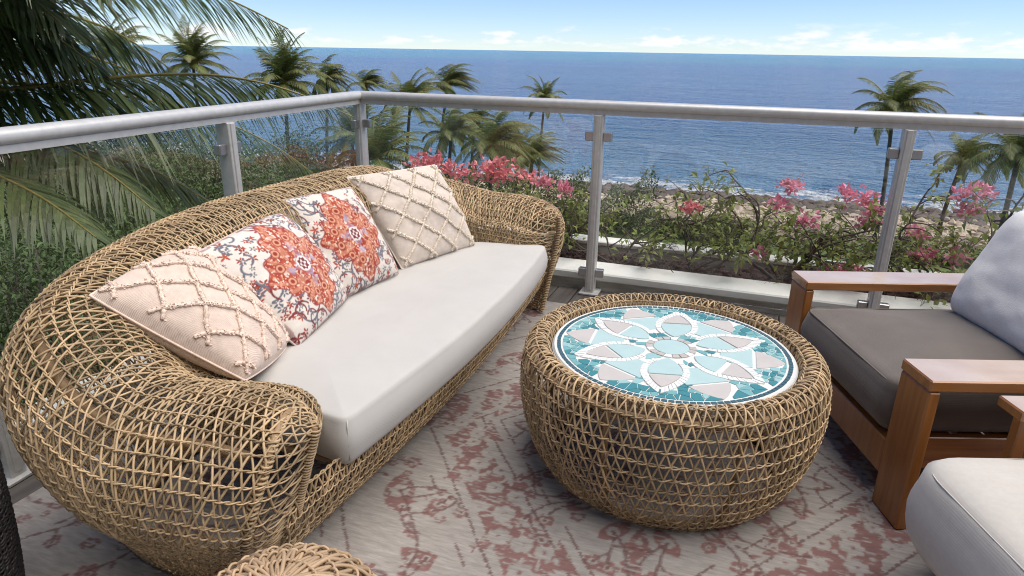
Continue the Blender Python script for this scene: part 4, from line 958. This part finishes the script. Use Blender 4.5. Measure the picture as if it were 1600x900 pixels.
# white terry back cushion leaning against the slats
def puff(name, w_, h_, t_, m_, label, loc, rot, seed=0, n=70, pw=0.36):
    u, v = np.meshgrid(np.linspace(-1, 1, n), np.linspace(-1, 1, n)); prof = np.clip((1-u**4)*(1-v**4), 0, 1)**pw
    # rounded corners
    k = 1-0.07*np.abs(u*v)**3; y = u*w_/2*k*(1-0.035*(1-v*v)); z = v*h_/2*k*(1-0.03*(1-u*u))
    wr = (fbm(u*1.6+6, v*1.6+6, seed, 3)-0.5)*0.028*prof
    V = np.concatenate([np.stack([-(t_*prof+wr), y, z], -1).reshape(-1, 3), np.stack([t_*0.6*prof, y, z], -1).reshape(-1, 3)])
    q1 = grid_quads(n)[:, ::-1]; q2 = grid_quads(n, n*n)
    return tag(obj(name, build_mesh(name, V, np.r_[q1, q2], m_), None, loc, rot), label, 'cushion')
puff('back_cushion', 0.60, 0.45, 0.115, M['towel'], 'white terry covered back cushion propped upright on the wooden armchair', (CH1[0]+0.62, CH1[1]-0.03, 0.605), (0, R(24), 0), 6)

# second wooden chair at the lower right: deep seat reaching out in front of slender arms
CH2 = (1.225, 1.06, 0.011)
ch2 = empty('armchair', CH2, 0, 'wooden armchair with slim arms and deep cream cushion at the lower right', 'armchair')
for sgn in (1, -1):
    y0, y1 = (0.345, 0.435) if sgn > 0 else (-0.435, -0.345)
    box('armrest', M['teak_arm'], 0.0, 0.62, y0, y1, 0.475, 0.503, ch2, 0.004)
    box('arm_post', M['teak_v'], 0.022, 0.052, y0+0.025, y0+0.055, 0.166, 0.4742, ch2, 0.003)
    box('rear_leg', M['teak_v'], 0.58, 0.618, y0+0.02, y0+0.06, 0, 0.4742, ch2, 0.003)
    box('front_leg', M['teak_v'], 0.05, 0.09, y0+0.02, y0+0.06, 0, 0.104, ch2, 0.003)
    box('side_rail', M['teak'], -0.10, 0.579, y0+0.02, y0+0.06, 0.105, 0.165, ch2, 0.003)
box('front_rail', M['teak_v'], -0.10, -0.065, -0.36, 0.36, 0.105, 0.165, ch2, 0.003)
for k in range(7): box('seat_slat', M['teak'], -0.05+k*0.09, 0.01+k*0.09, -0.36, 0.36, 0.14, 0.163, ch2, 0.002)
box('back_rail', M['teak'], 0.60, 0.63, -0.36, 0.36, 0.72, 0.80, ch2, 0.003)
for k in range(6): box('back_slat', M['teak'], 0.605, 0.625, -0.34+k*0.122, -0.27+k*0.122, 0.231, 0.7195, ch2, 0.002)
box_cushion('seat_cushion', -0.275, 0.57, -0.325, 0.325, 0.166, 0.415, M['ecru'], 'plump cream seat cushion filling the lower right corner', (CH2[0], CH2[1], 0.011), R(0), crown=0.03, r_=0.10, bev=0.06, seed=8, piping=0.0016)

# ------------------------------------------------------------------ wicker ottoman (bottom edge) and dark basket (left edge)
ot = empty('wicker_ottoman', (-0.395, 0.905, 0.011), 0, 'rounded pale wicker ottoman cut off by the bottom edge in front of the sofa', 'ottoman')
OPR = np.array([(0.02, 0.425), (0.06, 0.422), (0.115, 0.405), (0.16, 0.37), (0.192, 0.31), (0.205, 0.23), (0.20, 0.13), (0.18, 0.04), (0.165, 0.004)])
OL = 2*math.pi*0.22; OM = 0.60
def dome(u, v):
    w = crom(np.c_[OPR, OPR], np.asarray(v)/OM)[..., 2:]; a = np.asarray(u)/OL*2*math.pi
    return np.stack([w[..., 0]*np.cos(a), w[..., 0]*np.sin(a), w[..., 1]], -1)
mb = MB(); weave(mb, dome, OL, OM, 0.040, 0.046, 0.0042, closed=True, seed=22); tag(mb.obj('woven_body', M['rattan_pouf'], ot), kind='stuff')
for z, rr_ in ((0.3, 0.178), (0.02, 0.155)):
    a = np.linspace(0, 2*math.pi, 65); mb = MB(); mb.add(*tube_arrays(np.c_[rr_*np.cos(a), rr_*np.sin(a), np.full(65, z)], 0.010, 8, cap=False)); mb.obj('frame_ring', M['rattan_pole'], ot)
bk = empty('wicker_basket', (-1.375, 1.13, 0.0), 0, 'dark brown wicker basket at the left edge of the frame', 'basket')
BPR = np.array([(0.225, 0.30), (0.235, 0.44), (0.248, 0.462), (0.262, 0.45), (0.262, 0.30), (0.255, 0.15), (0.24, 0.012)])
BLn = 2*math.pi*0.25; BM = 0.62
def bask(u, v):
    w = crom(np.c_[BPR, BPR], np.asarray(v)/BM)[..., 2:]; a = np.asarray(u)/BLn*2*math.pi
    return np.stack([w[..., 0]*np.cos(a), w[..., 0]*np.sin(a), w[..., 1]], -1)
mb = MB(); weave(mb, bask, BLn, BM, 0.022, 0.0105, 0.0042, closed=True, seed=25, per_row=2); tag(mb.obj('woven_side', M['rattan_dark'], bk), kind='stuff')
disc_mesh('basket_base', [(0.235, 0.012), (0.235, 0.03)], M['rattan_dark'], bk, 40)

# ------------------------------------------------------------------ leaves
def leaf_cards(C, D, Nn, L_, W_, fold=0.25, droop=0.0):
    """leaf of two folded halves with pointed ends: (n) -> 6 verts, 4 tris as 2 quads"""
    C = np.asarray(C); D = D/(np.linalg.norm(D, axis=1, keepdims=True)+1e-9); S = np.cross(D, Nn); S /= (np.linalg.norm(S, axis=1, keepdims=True)+1e-9); U = np.cross(S, D)
    L_ = np.asarray(L_)[:, None]; W_ = np.asarray(W_)[:, None]; n = len(C)
    v0 = C; v3 = C+D*L_-U*droop*L_; mid = C+D*L_*0.45
    v1 = mid+S*W_*0.5+U*fold*W_; v2 = mid-S*W_*0.5+U*fold*W_
    V = np.stack([v0, v1, v3, v2, mid], 1).reshape(-1, 3); k = np.arange(n)[:, None]*5
    T = np.concatenate([k+np.array([[0, 1, 4]]), k+np.array([[1, 2, 4]]), k+np.array([[0, 4, 3]]), k+np.array([[4, 2, 3]])])
    return V, T
def randdir(g, n): d = g.normal(size=(n, 3)); return d/np.linalg.norm(d, axis=1, keepdims=True)
# bougainvillea
def bougainvillea(name, a, o, label, h=0.55, spread=0.45, leaves=900, flowers=6, fmat='pink', trunk=0.014, seed=0, lean=0.0, fpos=None, nb=6, fsize=0.06):
    g = np.random.default_rng(seed); base = np.array([a, o, 0.02]); br = MB(); tips = []; segs = []
    def branch(p, d, l, r_, dep):
        n = 6; pts = [p]; 
        for k in range(n):
            d = d+g.normal(0, 0.17, 3)+np.array([0, 0, 0.02 if dep < 2 else -0.12]); d /= np.linalg.norm(d); p = p+d*l/n
            p = np.array([p[0], min(p[1], 0.95), max(p[2], 0.06)]); pts.append(p); segs.append((p, d, dep))
            if dep < 3 and k >= 2 and g.random() < (0.85 if dep < 2 else 0.5):
                dd = d+g.normal(0, 0.75, 3); dd[2] = abs(dd[2])*0.6+0.05; branch(p, dd/np.linalg.norm(dd), l*g.uniform(0.45, 0.75), r_*0.55, dep+1)
        tips.append(p); br.add(*tube_arrays(np.array(pts), np.linspace(r_, r_*0.55, len(pts)), 5 if dep < 2 else 4))
    for k in range(nb):
        an = k*2*math.pi/nb+g.uniform(-.4, .4); sp = spread*g.uniform(0.6, 1.2)
        d = np.array([math.cos(an)*sp+lean, math.sin(an)*sp*0.6, h*0.72]); branch(base+g.normal(0, 0.012, 3)*[1, 1, 0], d/np.linalg.norm(d), np.linalg.norm(d)*0.72, trunk*(1 if k == 0 else 0.6), 0)
    root = empty(name, (*CORNER, 0), -TH, label, 'shrub', 'bougainvillea shrubs in the planter')
    br.obj('branches', M['bark_b'], root); leaves = int(leaves*0.46)
    sp_ = np.array([s[0] for s in segs if s[2] >= 1]); sd = np.array([s[1] for s in segs if s[2] >= 1])
    ii = g.integers(0, len(sp_), leaves); C_ = sp_[ii]+g.normal(0, 0.028, (leaves, 3)); D_ = sd[ii]*0.4+randdir(g, leaves)+np.array([0, 0, -0.25]); N_ = randdir(g, leaves)*0.7+np.array([0, 0, 1])
    ok = (C_[:, 2] > 0.20) | (g.random(leaves) < 0.16); C_, D_, N_ = C_[ok], D_[ok], N_[ok]; leaves = len(C_); C_[:, 2] = np.maximum(C_[:, 2], 0.05)
    V_, T_ = leaf_cards(C_, D_, N_, g.uniform(0.030, 0.066, leaves), g.uniform(0.018, 0.034, leaves), 0.2, 0.25)
    lf = MB(); lf.add(V_, None, T_); tag(lf.obj('leaves', M['leaf_b'], root, False), kind='stuff')
    tips = np.array(tips); hi = tips[np.argsort(-tips[:, 2])][:max(flowers*2, 3)]
    spots = list(hi[g.permutation(len(hi))[:flowers]]) if fpos is None else [np.array(q) for q in fpos]
    for q in spots:
        m_ = 50; C_ = np.asarray(q)+g.normal(0, fsize*0.37, (m_, 3))*[1.15, 0.9, 0.7]; D_ = (C_-q)/fsize+randdir(g, m_)*0.8+[0, 0, 0.3]
        V_, T_ = leaf_cards(C_, D_, randdir(g, m_), g.uniform(0.024, 0.042, m_), g.uniform(0.020, 0.034, m_), 0.3, 0.0)
        fl = MB(); fl.add(V_, None, T_); fl.obj('flower_cluster', M[fmat], root, False)
    return root
B_ = bougainvillea
B_('bougainvillea', 0.10, 0.47, 'bougainvillea with coral red blooms rising behind the back of the sofa', 0.5, 0.45, 900, 5, 'pink', seed=1, fpos=[(0.20, .42, .61), (0.30, .40, .63), (0.26, .45, .57), (0.40, .42, .57), (0.44, .44, .52), (0.12, .5, .56)], fsize=0.095)
B_('bougainvillea', 0.62, 0.48, 'bougainvillea with broad pink bloom heads above the far sofa arm', 0.5, 0.42, 1000, 4, 'pink', seed=2, fpos=[(0.66, .44, .60), (0.73, .45, .62), (0.78, .42, .57), (0.70, .42, .54), (0.60, .46, .57), (0.92, .45, .55)], fsize=0.095)
B_('bougainvillea', 1.08, 0.50, 'leafy bougainvillea with one pink bloom left of the middle railing post', 0.5, 0.42, 1000, 2, 'magenta', seed=3, fpos=[(1.16, .45, .50), (1.02, .48, .52), (1.05, .4, .36)], fsize=0.055)
B_('bougainvillea', 1.52, 0.46, 'many stemmed leafy bougainvillea just right of the middle railing post', 0.42, 0.55, 950, 0, 'pink', seed=4)
B_('bougainvillea', 1.98, 0.50, 'sparse bougainvillea with a tall leafy shoot midway between two posts', 0.5, 0.55, 800, 1, 'pink', seed=5, fpos=[(1.95, .42, .45)], fsize=0.05, lean=0.03)
B_('bougainvillea', 2.50, 0.52, 'bougainvillea with thick bare trunk and pink blooms left of the right post', 0.52, 0.5, 1200, 4, 'magenta', trunk=0.024, seed=6, fpos=[(2.42, .44, .51), (2.57, .45, .43), (2.48, .45, .62), (2.34, .42, .22)], fsize=0.062, nb=5)
B_('bougainvillea', 2.86, 0.50, 'dense bougainvillea with trailing magenta blooms behind the right railing post', 0.5, 0.45, 1500, 5, 'magenta', seed=7, fpos=[(2.76, .45, .60), (2.84, .46, .57), (2.90, .45, .53), (2.88, .43, .46), (2.72, .30, .19), (2.80, .30, .21), (2.86, .29, .20)], fsize=0.065)
B_('bougainvillea', 3.28, 0.52, 'bougainvillea with magenta blooms right of the right railing post', 0.55, 0.45, 1900, 5, 'magenta', seed=8, fpos=[(3.30, .45, .64), (3.38, .46, .67), (3.34, .45, .56), (3.12, .42, .42), (3.18, .44, .3), (3.33, .4, .32)], fsize=0.06)
B_('bougainvillea', 3.72, 0.52, 'dense bougainvillea behind the white back cushion of the armchair', 0.5, 0.45, 1900, 3, 'magenta', seed=9, fsize=0.055)
B_('bougainvillea', 4.15, 0.52, 'bougainvillea at the far right end of the visible planter', 0.52, 0.45, 1500, 3, 'magenta', seed=10, fsize=0.055)

# ------------------------------------------------------------------ palms
def frond_arrays(R_, per_side=90, leaf_l=0.75, leaf_w=0.028, droop=0.55, seg=4, g=None, vlift=0.25, first=0.06, tip=0.35, spread=1.0, wind=(0, 0, 0), ragged=0.12, hang=0.0, rnd=0.07):
    """R_ (n,3) midrib from base to tip: returns leaflet strips (V,Q)"""
    n = len(R_); T = np.gradient(R_, axis=0); T /= np.linalg.norm(T, axis=1, keepdims=True)
    S = np.cross(T, np.array([0, 0, 1.])); S /= (np.linalg.norm(S, axis=1, keepdims=True)+1e-9); U = np.cross(S, T)
    t = np.linspace(first, 0.995, per_side); V = []; Q = []; cnt = 0
    for side in (-1, 1):
        tt = t+g.normal(0, 0.003, per_side); idx = np.clip(tt, 0, 1)*(n-1)
        ip = lambda A: np.stack([np.interp(idx, np.arange(n), A[:, k]) for k in range(3)], -1)
        p, tg, s, u = ip(R_), ip(T), ip(S)*side, ip(U)
        ll = leaf_l*np.clip(np.sin(np.pi*np.clip(0.14+0.80*tt, 0, 1))**0.6, 0.25, 1)*(1-(1-tip)*np.clip(tt-0.55, 0, 1)/0.45*0.8)*g.uniform(1-ragged, 1+ragged*0.5, per_side)
        fwd = 0.45+0.75*tt
        d = s*spread+tg*fwd[:, None]+u*vlift+g.normal(0, rnd, (per_side, 3)); d[:, 2] -= hang; d /= np.linalg.norm(d, axis=1, keepdims=True)
        pts = [p]; q = p; sl = ll/seg
        for k in range(seg):
            d = d+np.array([0, 0, -1.])*droop/seg*(0.6+0.9*k/seg)+np.asarray(wind)/seg; d = d/np.linalg.norm(d, axis=1, keepdims=True); q = q+d*sl[:, None]; pts.append(q)
        pts = np.stack(pts, 1)                                   # (m, seg+1, 3)
        wn_ = np.cross(d, u); wn_ /= (np.linalg.norm(wn_, axis=1, keepdims=True)+1e-9)
        wp = np.array([0.55]+[1.0]*(seg-2)+[0.7, 0.06]) if seg > 2 else np.linspace(0.7, 0.08, seg+1)
        W_ = wn_[:, None, :]*(wp[None, :, None]*leaf_w*0.5)
        ridge = pts+np.array([0, 0, 1.])*0.0
        v = np.stack([pts-W_, pts+W_], 2).reshape(per_side, -1, 3)
        kk = np.arange(seg)*2; qq = np.stack([kk, kk+1, kk+3, kk+2], -1)
        Q.append((qq[None]+(cnt+np.arange(per_side)[:, None, None]*(seg+1)*2)).reshape(-1, 4)); V.append(v.reshape(-1, 3)); cnt += per_side*(seg+1)*2
    return np.concatenate(V), np.concatenate(Q)
# near palm at the left: crown out of frame, long fronds reaching in over the rail
gp = np.random.default_rng(77)
NPC = np.array([-4.6, 4.5, 1.05])
near = empty('coconut_palm', (NPC[0]+0.5, NPC[1]+0.6, GROUND), 0, 'near coconut palm whose long fronds hang into the upper left', 'palm tree', 'coconut palms')
nroot = np.array([NPC[0]+0.5, NPC[1]+0.6, GROUND])
tp = smooth_path([nroot-nroot, (0.3, -0.3, 3.5), (0.1, -0.5, 7.5), tuple(NPC-nroot-np.array([0, 0, 0.15]))], 3)
mb = MB(); mb.add(*tube_arrays(tp, np.linspace(0.2, 0.12, len(tp)), 12)); mb.obj('trunk', M['trunk'], near)
def near_frond(pts, **k):
    P_ = resample(smooth_path([NPC]+list(pts), 3), 70)
    d = dict(per_side=135, leaf_l=0.85, leaf_w=0.021, ragged=0.3, rnd=0.13, droop=0.9, g=gp, first=0.10); d.update(k)
    V_, Q_ = frond_arrays(P_, **d); mb = MB(); mb.add(V_-nroot, Q_); f_ = mb.obj('frond', M['frond_near'], near, False)
    mb = MB(); mb.add(*tube_arrays(P_-nroot, np.linspace(0.022, 0.004, len(P_)), 7)); mb.obj('midrib', M['rachis'], f_)
near_frond([(-3.9, 4.25, 1.02), (-3.21, 4.3, 1.02), (-2.73, 4.4, 1.09), (-2.34, 4.6, 1.13), (-2.0, 4.8, 1.12), (-1.64, 5.0, 1.03), (-1.19, 5.2, 0.80)], droop=1.3, hang=0.5, leaf_l=0.9)
near_frond([(-3.42, 4.1, 1.68), (-2.96, 4.25, 1.82), (-2.5, 4.4, 1.80), (-2.09, 4.55, 1.69), (-1.79, 4.65, 1.57), (-1.5, 4.7, 1.42)], droop=0.7, hang=0.75, leaf_l=0.78, tip=0.6)
near_frond([(-3.85, 3.9, 1.44), (-3.04, 3.7, 1.83), (-2.49, 3.6, 1.85), (-2.14, 3.5, 1.74), (-1.93, 3.45, 1.58)], droop=0.5, hang=0.6, leaf_l=1.05, per_side=170)
near_frond([(-4.39, 4.2, 1.31), (-3.62, 4.1, 1.66), (-3.09, 4.0, 1.72), (-2.7, 3.9, 1.62), (-2.45, 3.85, 1.41)], droop=0.5, hang=0.55, leaf_l=1.0, per_side=170)
near_frond([(-4.52, 4.5, 1.24), (-3.72, 4.6, 1.48), (-3.12, 4.7, 1.53), (-2.7, 4.8, 1.41), (-2.4, 4.9, 1.14)], droop=0.8, hang=0.5, leaf_l=0.9)
near_frond([(-3.82, 4.3, 0.95), (-3.17, 4.2, 0.85), (-2.67, 4.0, 0.74), (-2.37, 3.9, 0.6), (-2.09, 3.8, 0.4)], droop=1.0, hang=0.4, leaf_l=0.8)
near_frond([(-4.16, 5.0, 1.07), (-3.27, 5.4, 0.97), (-2.63, 5.6, 0.82), (-2.1, 5.8, 0.55), (-1.72, 5.9, 0.21)], droop=0.9, hang=0.35, leaf_l=0.85)
near_frond([(-3.82, 4.0, 0.71), (-3.06, 3.7, 0.69), (-2.53, 3.5, 0.56), (-2.17, 3.35, 0.36)], droop=0.9, hang=0.4, leaf_l=0.8)
near_frond([(-3.93, 4.6, 0.69), (-3.23, 4.7, 0.65), (-2.59, 4.8, 0.48), (-2.17, 4.9, 0.14)], droop=0.9, hang=0.4, leaf_l=0.85)

near_frond([(-4.01, 4.0, 1.58), (-3.35, 3.9, 1.94), (-2.82, 3.85, 2.03), (-2.41, 3.8, 1.97), (-2.12, 3.75, 1.82)], droop=0.5, hang=0.65, leaf_l=1.1, per_side=170)
near_frond([(-4.41, 4.4, 1.28), (-3.77, 4.4, 1.54), (-3.23, 4.4, 1.51), (-2.87, 4.4, 1.37), (-2.63, 4.4, 1.17)], droop=0.7, hang=0.45, leaf_l=0.95)
near_frond([(-4.79, 4.9, 1.1), (-4.01, 5.0, 1.29), (-3.31, 5.1, 1.28), (-2.83, 5.2, 1.13), (-2.54, 5.3, 0.85)], droop=0.8, hang=0.45, leaf_l=0.9)

# far palms: windswept crowns
def crown_mesh(seed, wind, nf=32, fl=2.8, el3=(78, 42, -12), dr=0.085):
    g = np.random.default_rng(seed); lv = MB(); rb = MB()
    for k in range(nf):
        an = k*2.39996+g.uniform(-.25, .25); el = R(np.interp(k, [0, nf*0.35, nf-1], list(el3))+g.uniform(-9, 9)); l = fl*g.uniform(0.8, 1.1)*(0.8 if k < 4 else 1)
        d = np.array([math.cos(an)*math.cos(el), math.sin(an)*math.cos(el), math.sin(el)]); p = np.array([0, 0, 0.0])+d*0.08; pts = [p]
        for q in range(12):
            d = d+np.array([wind*0.12, 0, -dr-0.012*q])*1.0; d /= np.linalg.norm(d); p = p+d*l/12; pts.append(p)
        pts = np.array(pts)
        V_, Q_ = frond_arrays(pts, per_side=54, leaf_l=0.66, leaf_w=0.044, droop=0.8, seg=3, g=g, first=0.1, wind=(wind*0.35, 0, 0), hang=0.35)
        lv.add(V_, Q_); rb.add(*tube_arrays(pts, np.linspace(0.035, 0.008, len(pts)), 4, cap=False))
    for k in range(7):
        an = g.uniform(0, 6.28); c = np.array([0.14*math.cos(an), 0.14*math.sin(an), -0.12]); V_, F_ = rock_cloud(c[None], [0.10], 60+k, 1.1); rb.add(V_, None, F_)
    return lv.mesh('crown', M['frond_far'], False), rb.mesh('midribs', M['rachis'], True)
CR = [crown_mesh(1, 1.0), crown_mesh(2, 0.6, 30, 3.0, (85, 60, 0), 0.06), crown_mesh(3, 0.25, 36, 3.0, (88, 62, -5), 0.055), crown_mesh(4, 1.4, 30, 2.6, (80, 50, 0), 0.06), crown_mesh(5, 0.7, 34, 3.1, (80, 50, -8), 0.075), crown_mesh(6, 0.9, 26, 2.6, (82, 40, -25), 0.1), crown_mesh(7, -0.1, 28, 2.8, (85, 45, -15), 0.07)]
def far_palm(x, y, z, base, label, var=0, sc=1.0, rz=0.0, rad=0.115):
    zb = GROUND-0.1 if y < 44 else np.interp(y, [44, 75], [-9.8, -11.5]); 
    root = empty('coconut_palm', (base[0], base[1], zb), 0, label, 'palm tree', 'coconut palms')
    top_ = np.array([x-base[0], y-base[1], z-zb]); P_ = smooth_path([(0, 0, 0), (top_[0]*0.15, top_[1]*0.2, top_[2]*0.35), (top_[0]*0.6, top_[1]*0.6, top_[2]*0.72), top_], 3)
    mb = MB(); mb.add(*tube_arrays(P_, np.linspace(rad*1.25, rad*0.8, len(P_)), 8)); mb.obj('trunk', M['trunk'], root)
    c = obj('crown', CR[var][0], root, top_, (0, 0, rz)); c.scale = (sc,)*3; r_ = obj('midribs', CR[var][1], c)
    return root
far_palm(-20.67, 45, 0.15, (-21.0, 45.2), 'tall palm rising under the arching near frond, left of the terrace corner', 2, 0.95, 0.1)
far_palm(-22.8, 40, 0.7, (-23.2, 40.0), 'palm partly hidden behind the near fronds at the upper left', 1, 0.9, 0.9)
far_palm(-13.25, 40, -0.75, (-13.6, 40.2), 'full crowned palm above the rail just left of the terrace corner', 2, 1.0, -0.3)
far_palm(-14.0, 52, -0.9, (-14.6, 52), 'smaller windswept palm close behind the full crowned palm', 5, 0.95, 0.3)
far_palm(-13.28, 62, -1.7, (-13.6, 62.3), 'windblown palm top showing just above the railing corner', 3, 0.85, 0.0)
far_palm(-7.6, 50, -2.5, (-8.2, 50), 'palm at rail height with drooping fronds right of the corner post', 1, 1.0, 0.6)
far_palm(-5.31, 55, -1.3, (-6.4, 55.3), 'tall windblown palm on a dark slender trunk above the rail', 3, 1.05, 0.1)
far_palm(-3.2, 55, -4.2, (-3.6, 55), 'lower palm under the rail beside the dark slender trunk', 5, 1.05, 0.8)
far_palm(-1.14, 36, -3.5, (-1.4, 36), 'broad low palm above the pink blooms', 4, 0.95, 0.2)
far_palm(1.1, 40, -4.6, (0.8, 40.2), 'low bushy palm left of the middle railing post', 3, 0.9, 0.6)
far_palm(3.0, 70, -3.4, (2.6, 70), 'lone palm against the sea left of the middle railing post', 6, 1.05, 0.15)
far_palm(21.9, 40, -1.45, (22.6, 40.3), 'lone palm crossing the rail behind the right railing post', 4, 1.0, 0.0)
far_palm(28.0, 42, -4.5, (27.6, 42.2), 'palm on a leaning trunk right of the right railing post', 0, 0.85, 0.2)
far_palm(22.4, 30, -2.6, (22.6, 30.1), 'large dark palm at the right edge of the frame', 4, 1.0, -0.3)
far_palm(-4.2, 45, -4.0, (-4.5, 45), 'full palm between the dark trunk and the broad low palm', 4, 0.95, 0.5)
far_palm(-8.6, 36, -3.3, (-8.9, 36), 'palm whose crown fills the gap just right of the corner post', 2, 0.85, 0.3)
far_palm(0.2, 47, -5.6, (0.1, 47), 'short palm tucked behind the broad low palm', 6, 0.9, 1.4)
far_palm(-5.67, 28, -3.1, (-5.9, 28), 'nearer palm with fronds spreading behind the corner post', 1, 0.95, 1.2)

# ------------------------------------------------------------------ trees and hedges below the terrace on the left
def leafy_tree(name, x, y, ztop, rx, ry, rz_, label, leaves=4200, seed=0, mt='leaf_t', size=0.16, cat='tree', group='trees below the terrace', gz=GROUND):
    g = np.random.default_rng(seed); root = empty(name, (x, y, gz), 0, label, cat, group); zc = ztop-rz_-gz
    mb = MB(); hub = np.array([0, 0, max(zc-rz_*0.7, 0.3)])
    mb.add(*tube_arrays(np.array([(0, 0, 0), (0.05, 0, hub[2]*0.5), tuple(hub)]), [0.16, 0.13, 0.1], 7))
    nc = 40; cl_ = []
    for k in range(nc):
        d = randdir(g, 1)[0]; d[2] = d[2]*0.8+0.1; c = np.array([0, 0, zc])+d*np.array([rx, ry, rz_])*g.uniform(0.45, 0.95); cl_.append(c)
        mb.add(*tube_arrays(np.array([hub, (hub+c)/2+g.normal(0, 0.1, 3), c]), [0.06, 0.035, 0.012], 5))
    mb.obj('trunk', M['wood_t'], root)
    cl_ = np.array(cl_); ii = g.integers(0, nc, leaves); rad = min(rx, ry, rz_)*0.40
    C_ = cl_[ii]+randdir(g, leaves)*rad*(g.random((leaves, 1))**0.45)*np.array([1.2, 1.2, 0.85]); D_ = (C_-cl_[ii])/rad+randdir(g, leaves)*0.9+[0, 0, -0.2]
    C_[:, 2] = np.maximum(C_[:, 2], 0.1)
    V_, T_ = leaf_cards(C_, D_, randdir(g, leaves)*0.6+[0, 0, 1], g.uniform(0.6, 1.3, leaves)*size, g.uniform(0.3, 0.6, leaves)*size, 0.2, 0.2)
    lf = MB(); lf.add(V_, None, T_); tag(lf.obj('crown', M[mt], root, False), kind='stuff'); return root
LT = leafy_tree
TREES = [(-7.9, 20, -1.7, 2.2, 2.4, 'rounded green tree beyond the left glass, left of the corner post', 0),
    (-9.4, 27, -2.0, 2.6, 2.6, 'dark bushy tree under the corner of the handrail', 1),
    (-7.2, 13.5, -1.6, 2.1, 2.4, 'green tree low behind the left glass above the sofa back', 0),
    (-7.6, 9.8, -1.3, 2.0, 2.2, 'dense shrubby tree behind the left end of the sofa', 1),
    (-4.3, 16.5, -2.6, 1.9, 2.2, 'light green tree directly behind the back of the sofa', 1),
    (-6.4, 32, -4.2, 2.6, 2.4, 'bushy tree between the corner post and the coral blooms', 0),
    (-11.2, 15.5, -0.9, 2.4, 2.8, 'tall dark tree behind the near palm fronds', 0),
    (-12.8, 22, -1.3, 2.8, 2.8, 'large tree far left between palm fronds and rail', 1),
    (-4.9, 9.0, -1.9, 1.5, 1.9, 'low bright shrub below the left glass panes', 1),
    (-4.2, 24, -4.2, 2.3, 2.0, 'round bush under the palms right of the corner post', 0),
    (-1.5, 30, -6.0, 2.2, 2.0, 'low tree hidden behind the pink blooms', 1),
    (-14.5, 31, -1.5, 3.0, 2.8, 'broad tree below the full crowned palm', 0),
    (-17.5, 27, -1.0, 3.0, 3.0, 'wide tree behind the arching frond at the far left', 1),
    (-11.5, 35, -2.4, 2.8, 2.6, 'dark tree near the water under the railing corner', 0),
    (-6.3, 25, -2.9, 2.0, 2.2, 'slender tree just right of the corner post', 1),
    (-20.5, 36, -1.6, 3.2, 3.0, 'distant tree mass below the tall palm at the upper left', 0),
    (-9.6, 11.8, -0.7, 2.0, 2.4, 'leafy tree seen through the fronds at the left edge', 0),
    (-5.6, 12.2, -2.2, 1.6, 1.8, 'small tree between the left railing post and the sofa back', 0)]
for k, (x, y, zt, rx, rz_, lab, mt) in enumerate(TREES):
    LT('leafy_tree', x, y, zt, rx, rx*0.8, rz_, lab, 4600, seed=k+1, mt=('leaf_t', 'leaf_t2')[mt], size=0.17 if y > 12 else 0.13)
def hedge(a0, a1, o, h, w_, label, seed, mt='leaf_t2'):
    g = np.random.default_rng(seed); n = int((a1-a0)*650); P_ = np.c_[g.uniform(a0, a1, n), o+g.uniform(-w_/2, w_/2, n), GROUND-0.1+h*g.random(n)**0.6]
    keep = 0.9+0.2*np.sin(P_[:, 0]*1.3)+0.2*np.sin(P_[:, 0]*3.1); P_[:, 2] = GROUND-0.1+(P_[:, 2]-GROUND+0.1)*keep
    V_, T_ = leaf_cards(P_, randdir(g, n)+[0, 0, 0.3], randdir(g, n)+[0, 0, 0.6], g.uniform(0.12, 0.26, n), g.uniform(0.07, 0.13, n), 0.2, 0.2)
    root = empty('hedge', (*CORNER, 0), -TH, label, 'hedge'); lf = MB(); lf.add(V_, None, T_); tag(lf.obj('foliage', M[mt], root, False), kind='stuff')
    mb = MB()
    for x in np.arange(a0+0.5, a1, 1.6): mb.add(*tube_arrays(np.array([(x, o, GROUND-0.1), (x+0.05, o, GROUND+h*0.3), (x-0.05, o, GROUND+h*0.6)]), [0.05, 0.04, 0.02], 5))
    mb.obj('stems', M['wood_t'], root)
hedge(9, 26, 38.5, 0.8, 1.4, 'dark green hedge across the lawn beyond the planter', 1)
hedge(-12, 4, 38.5, 1.2, 1.8, 'hedge at the beach edge of the lawn behind the bougainvillea', 2)
hedge(-46, -3, 37.0, 3.4, 3.2, 'tall sea hedge below the palms left of the planter', 7)
hedge(24, 40, 38.0, 1.7, 2.4, 'taller hedge at the right end of the lawn', 3, 'leaf_t')
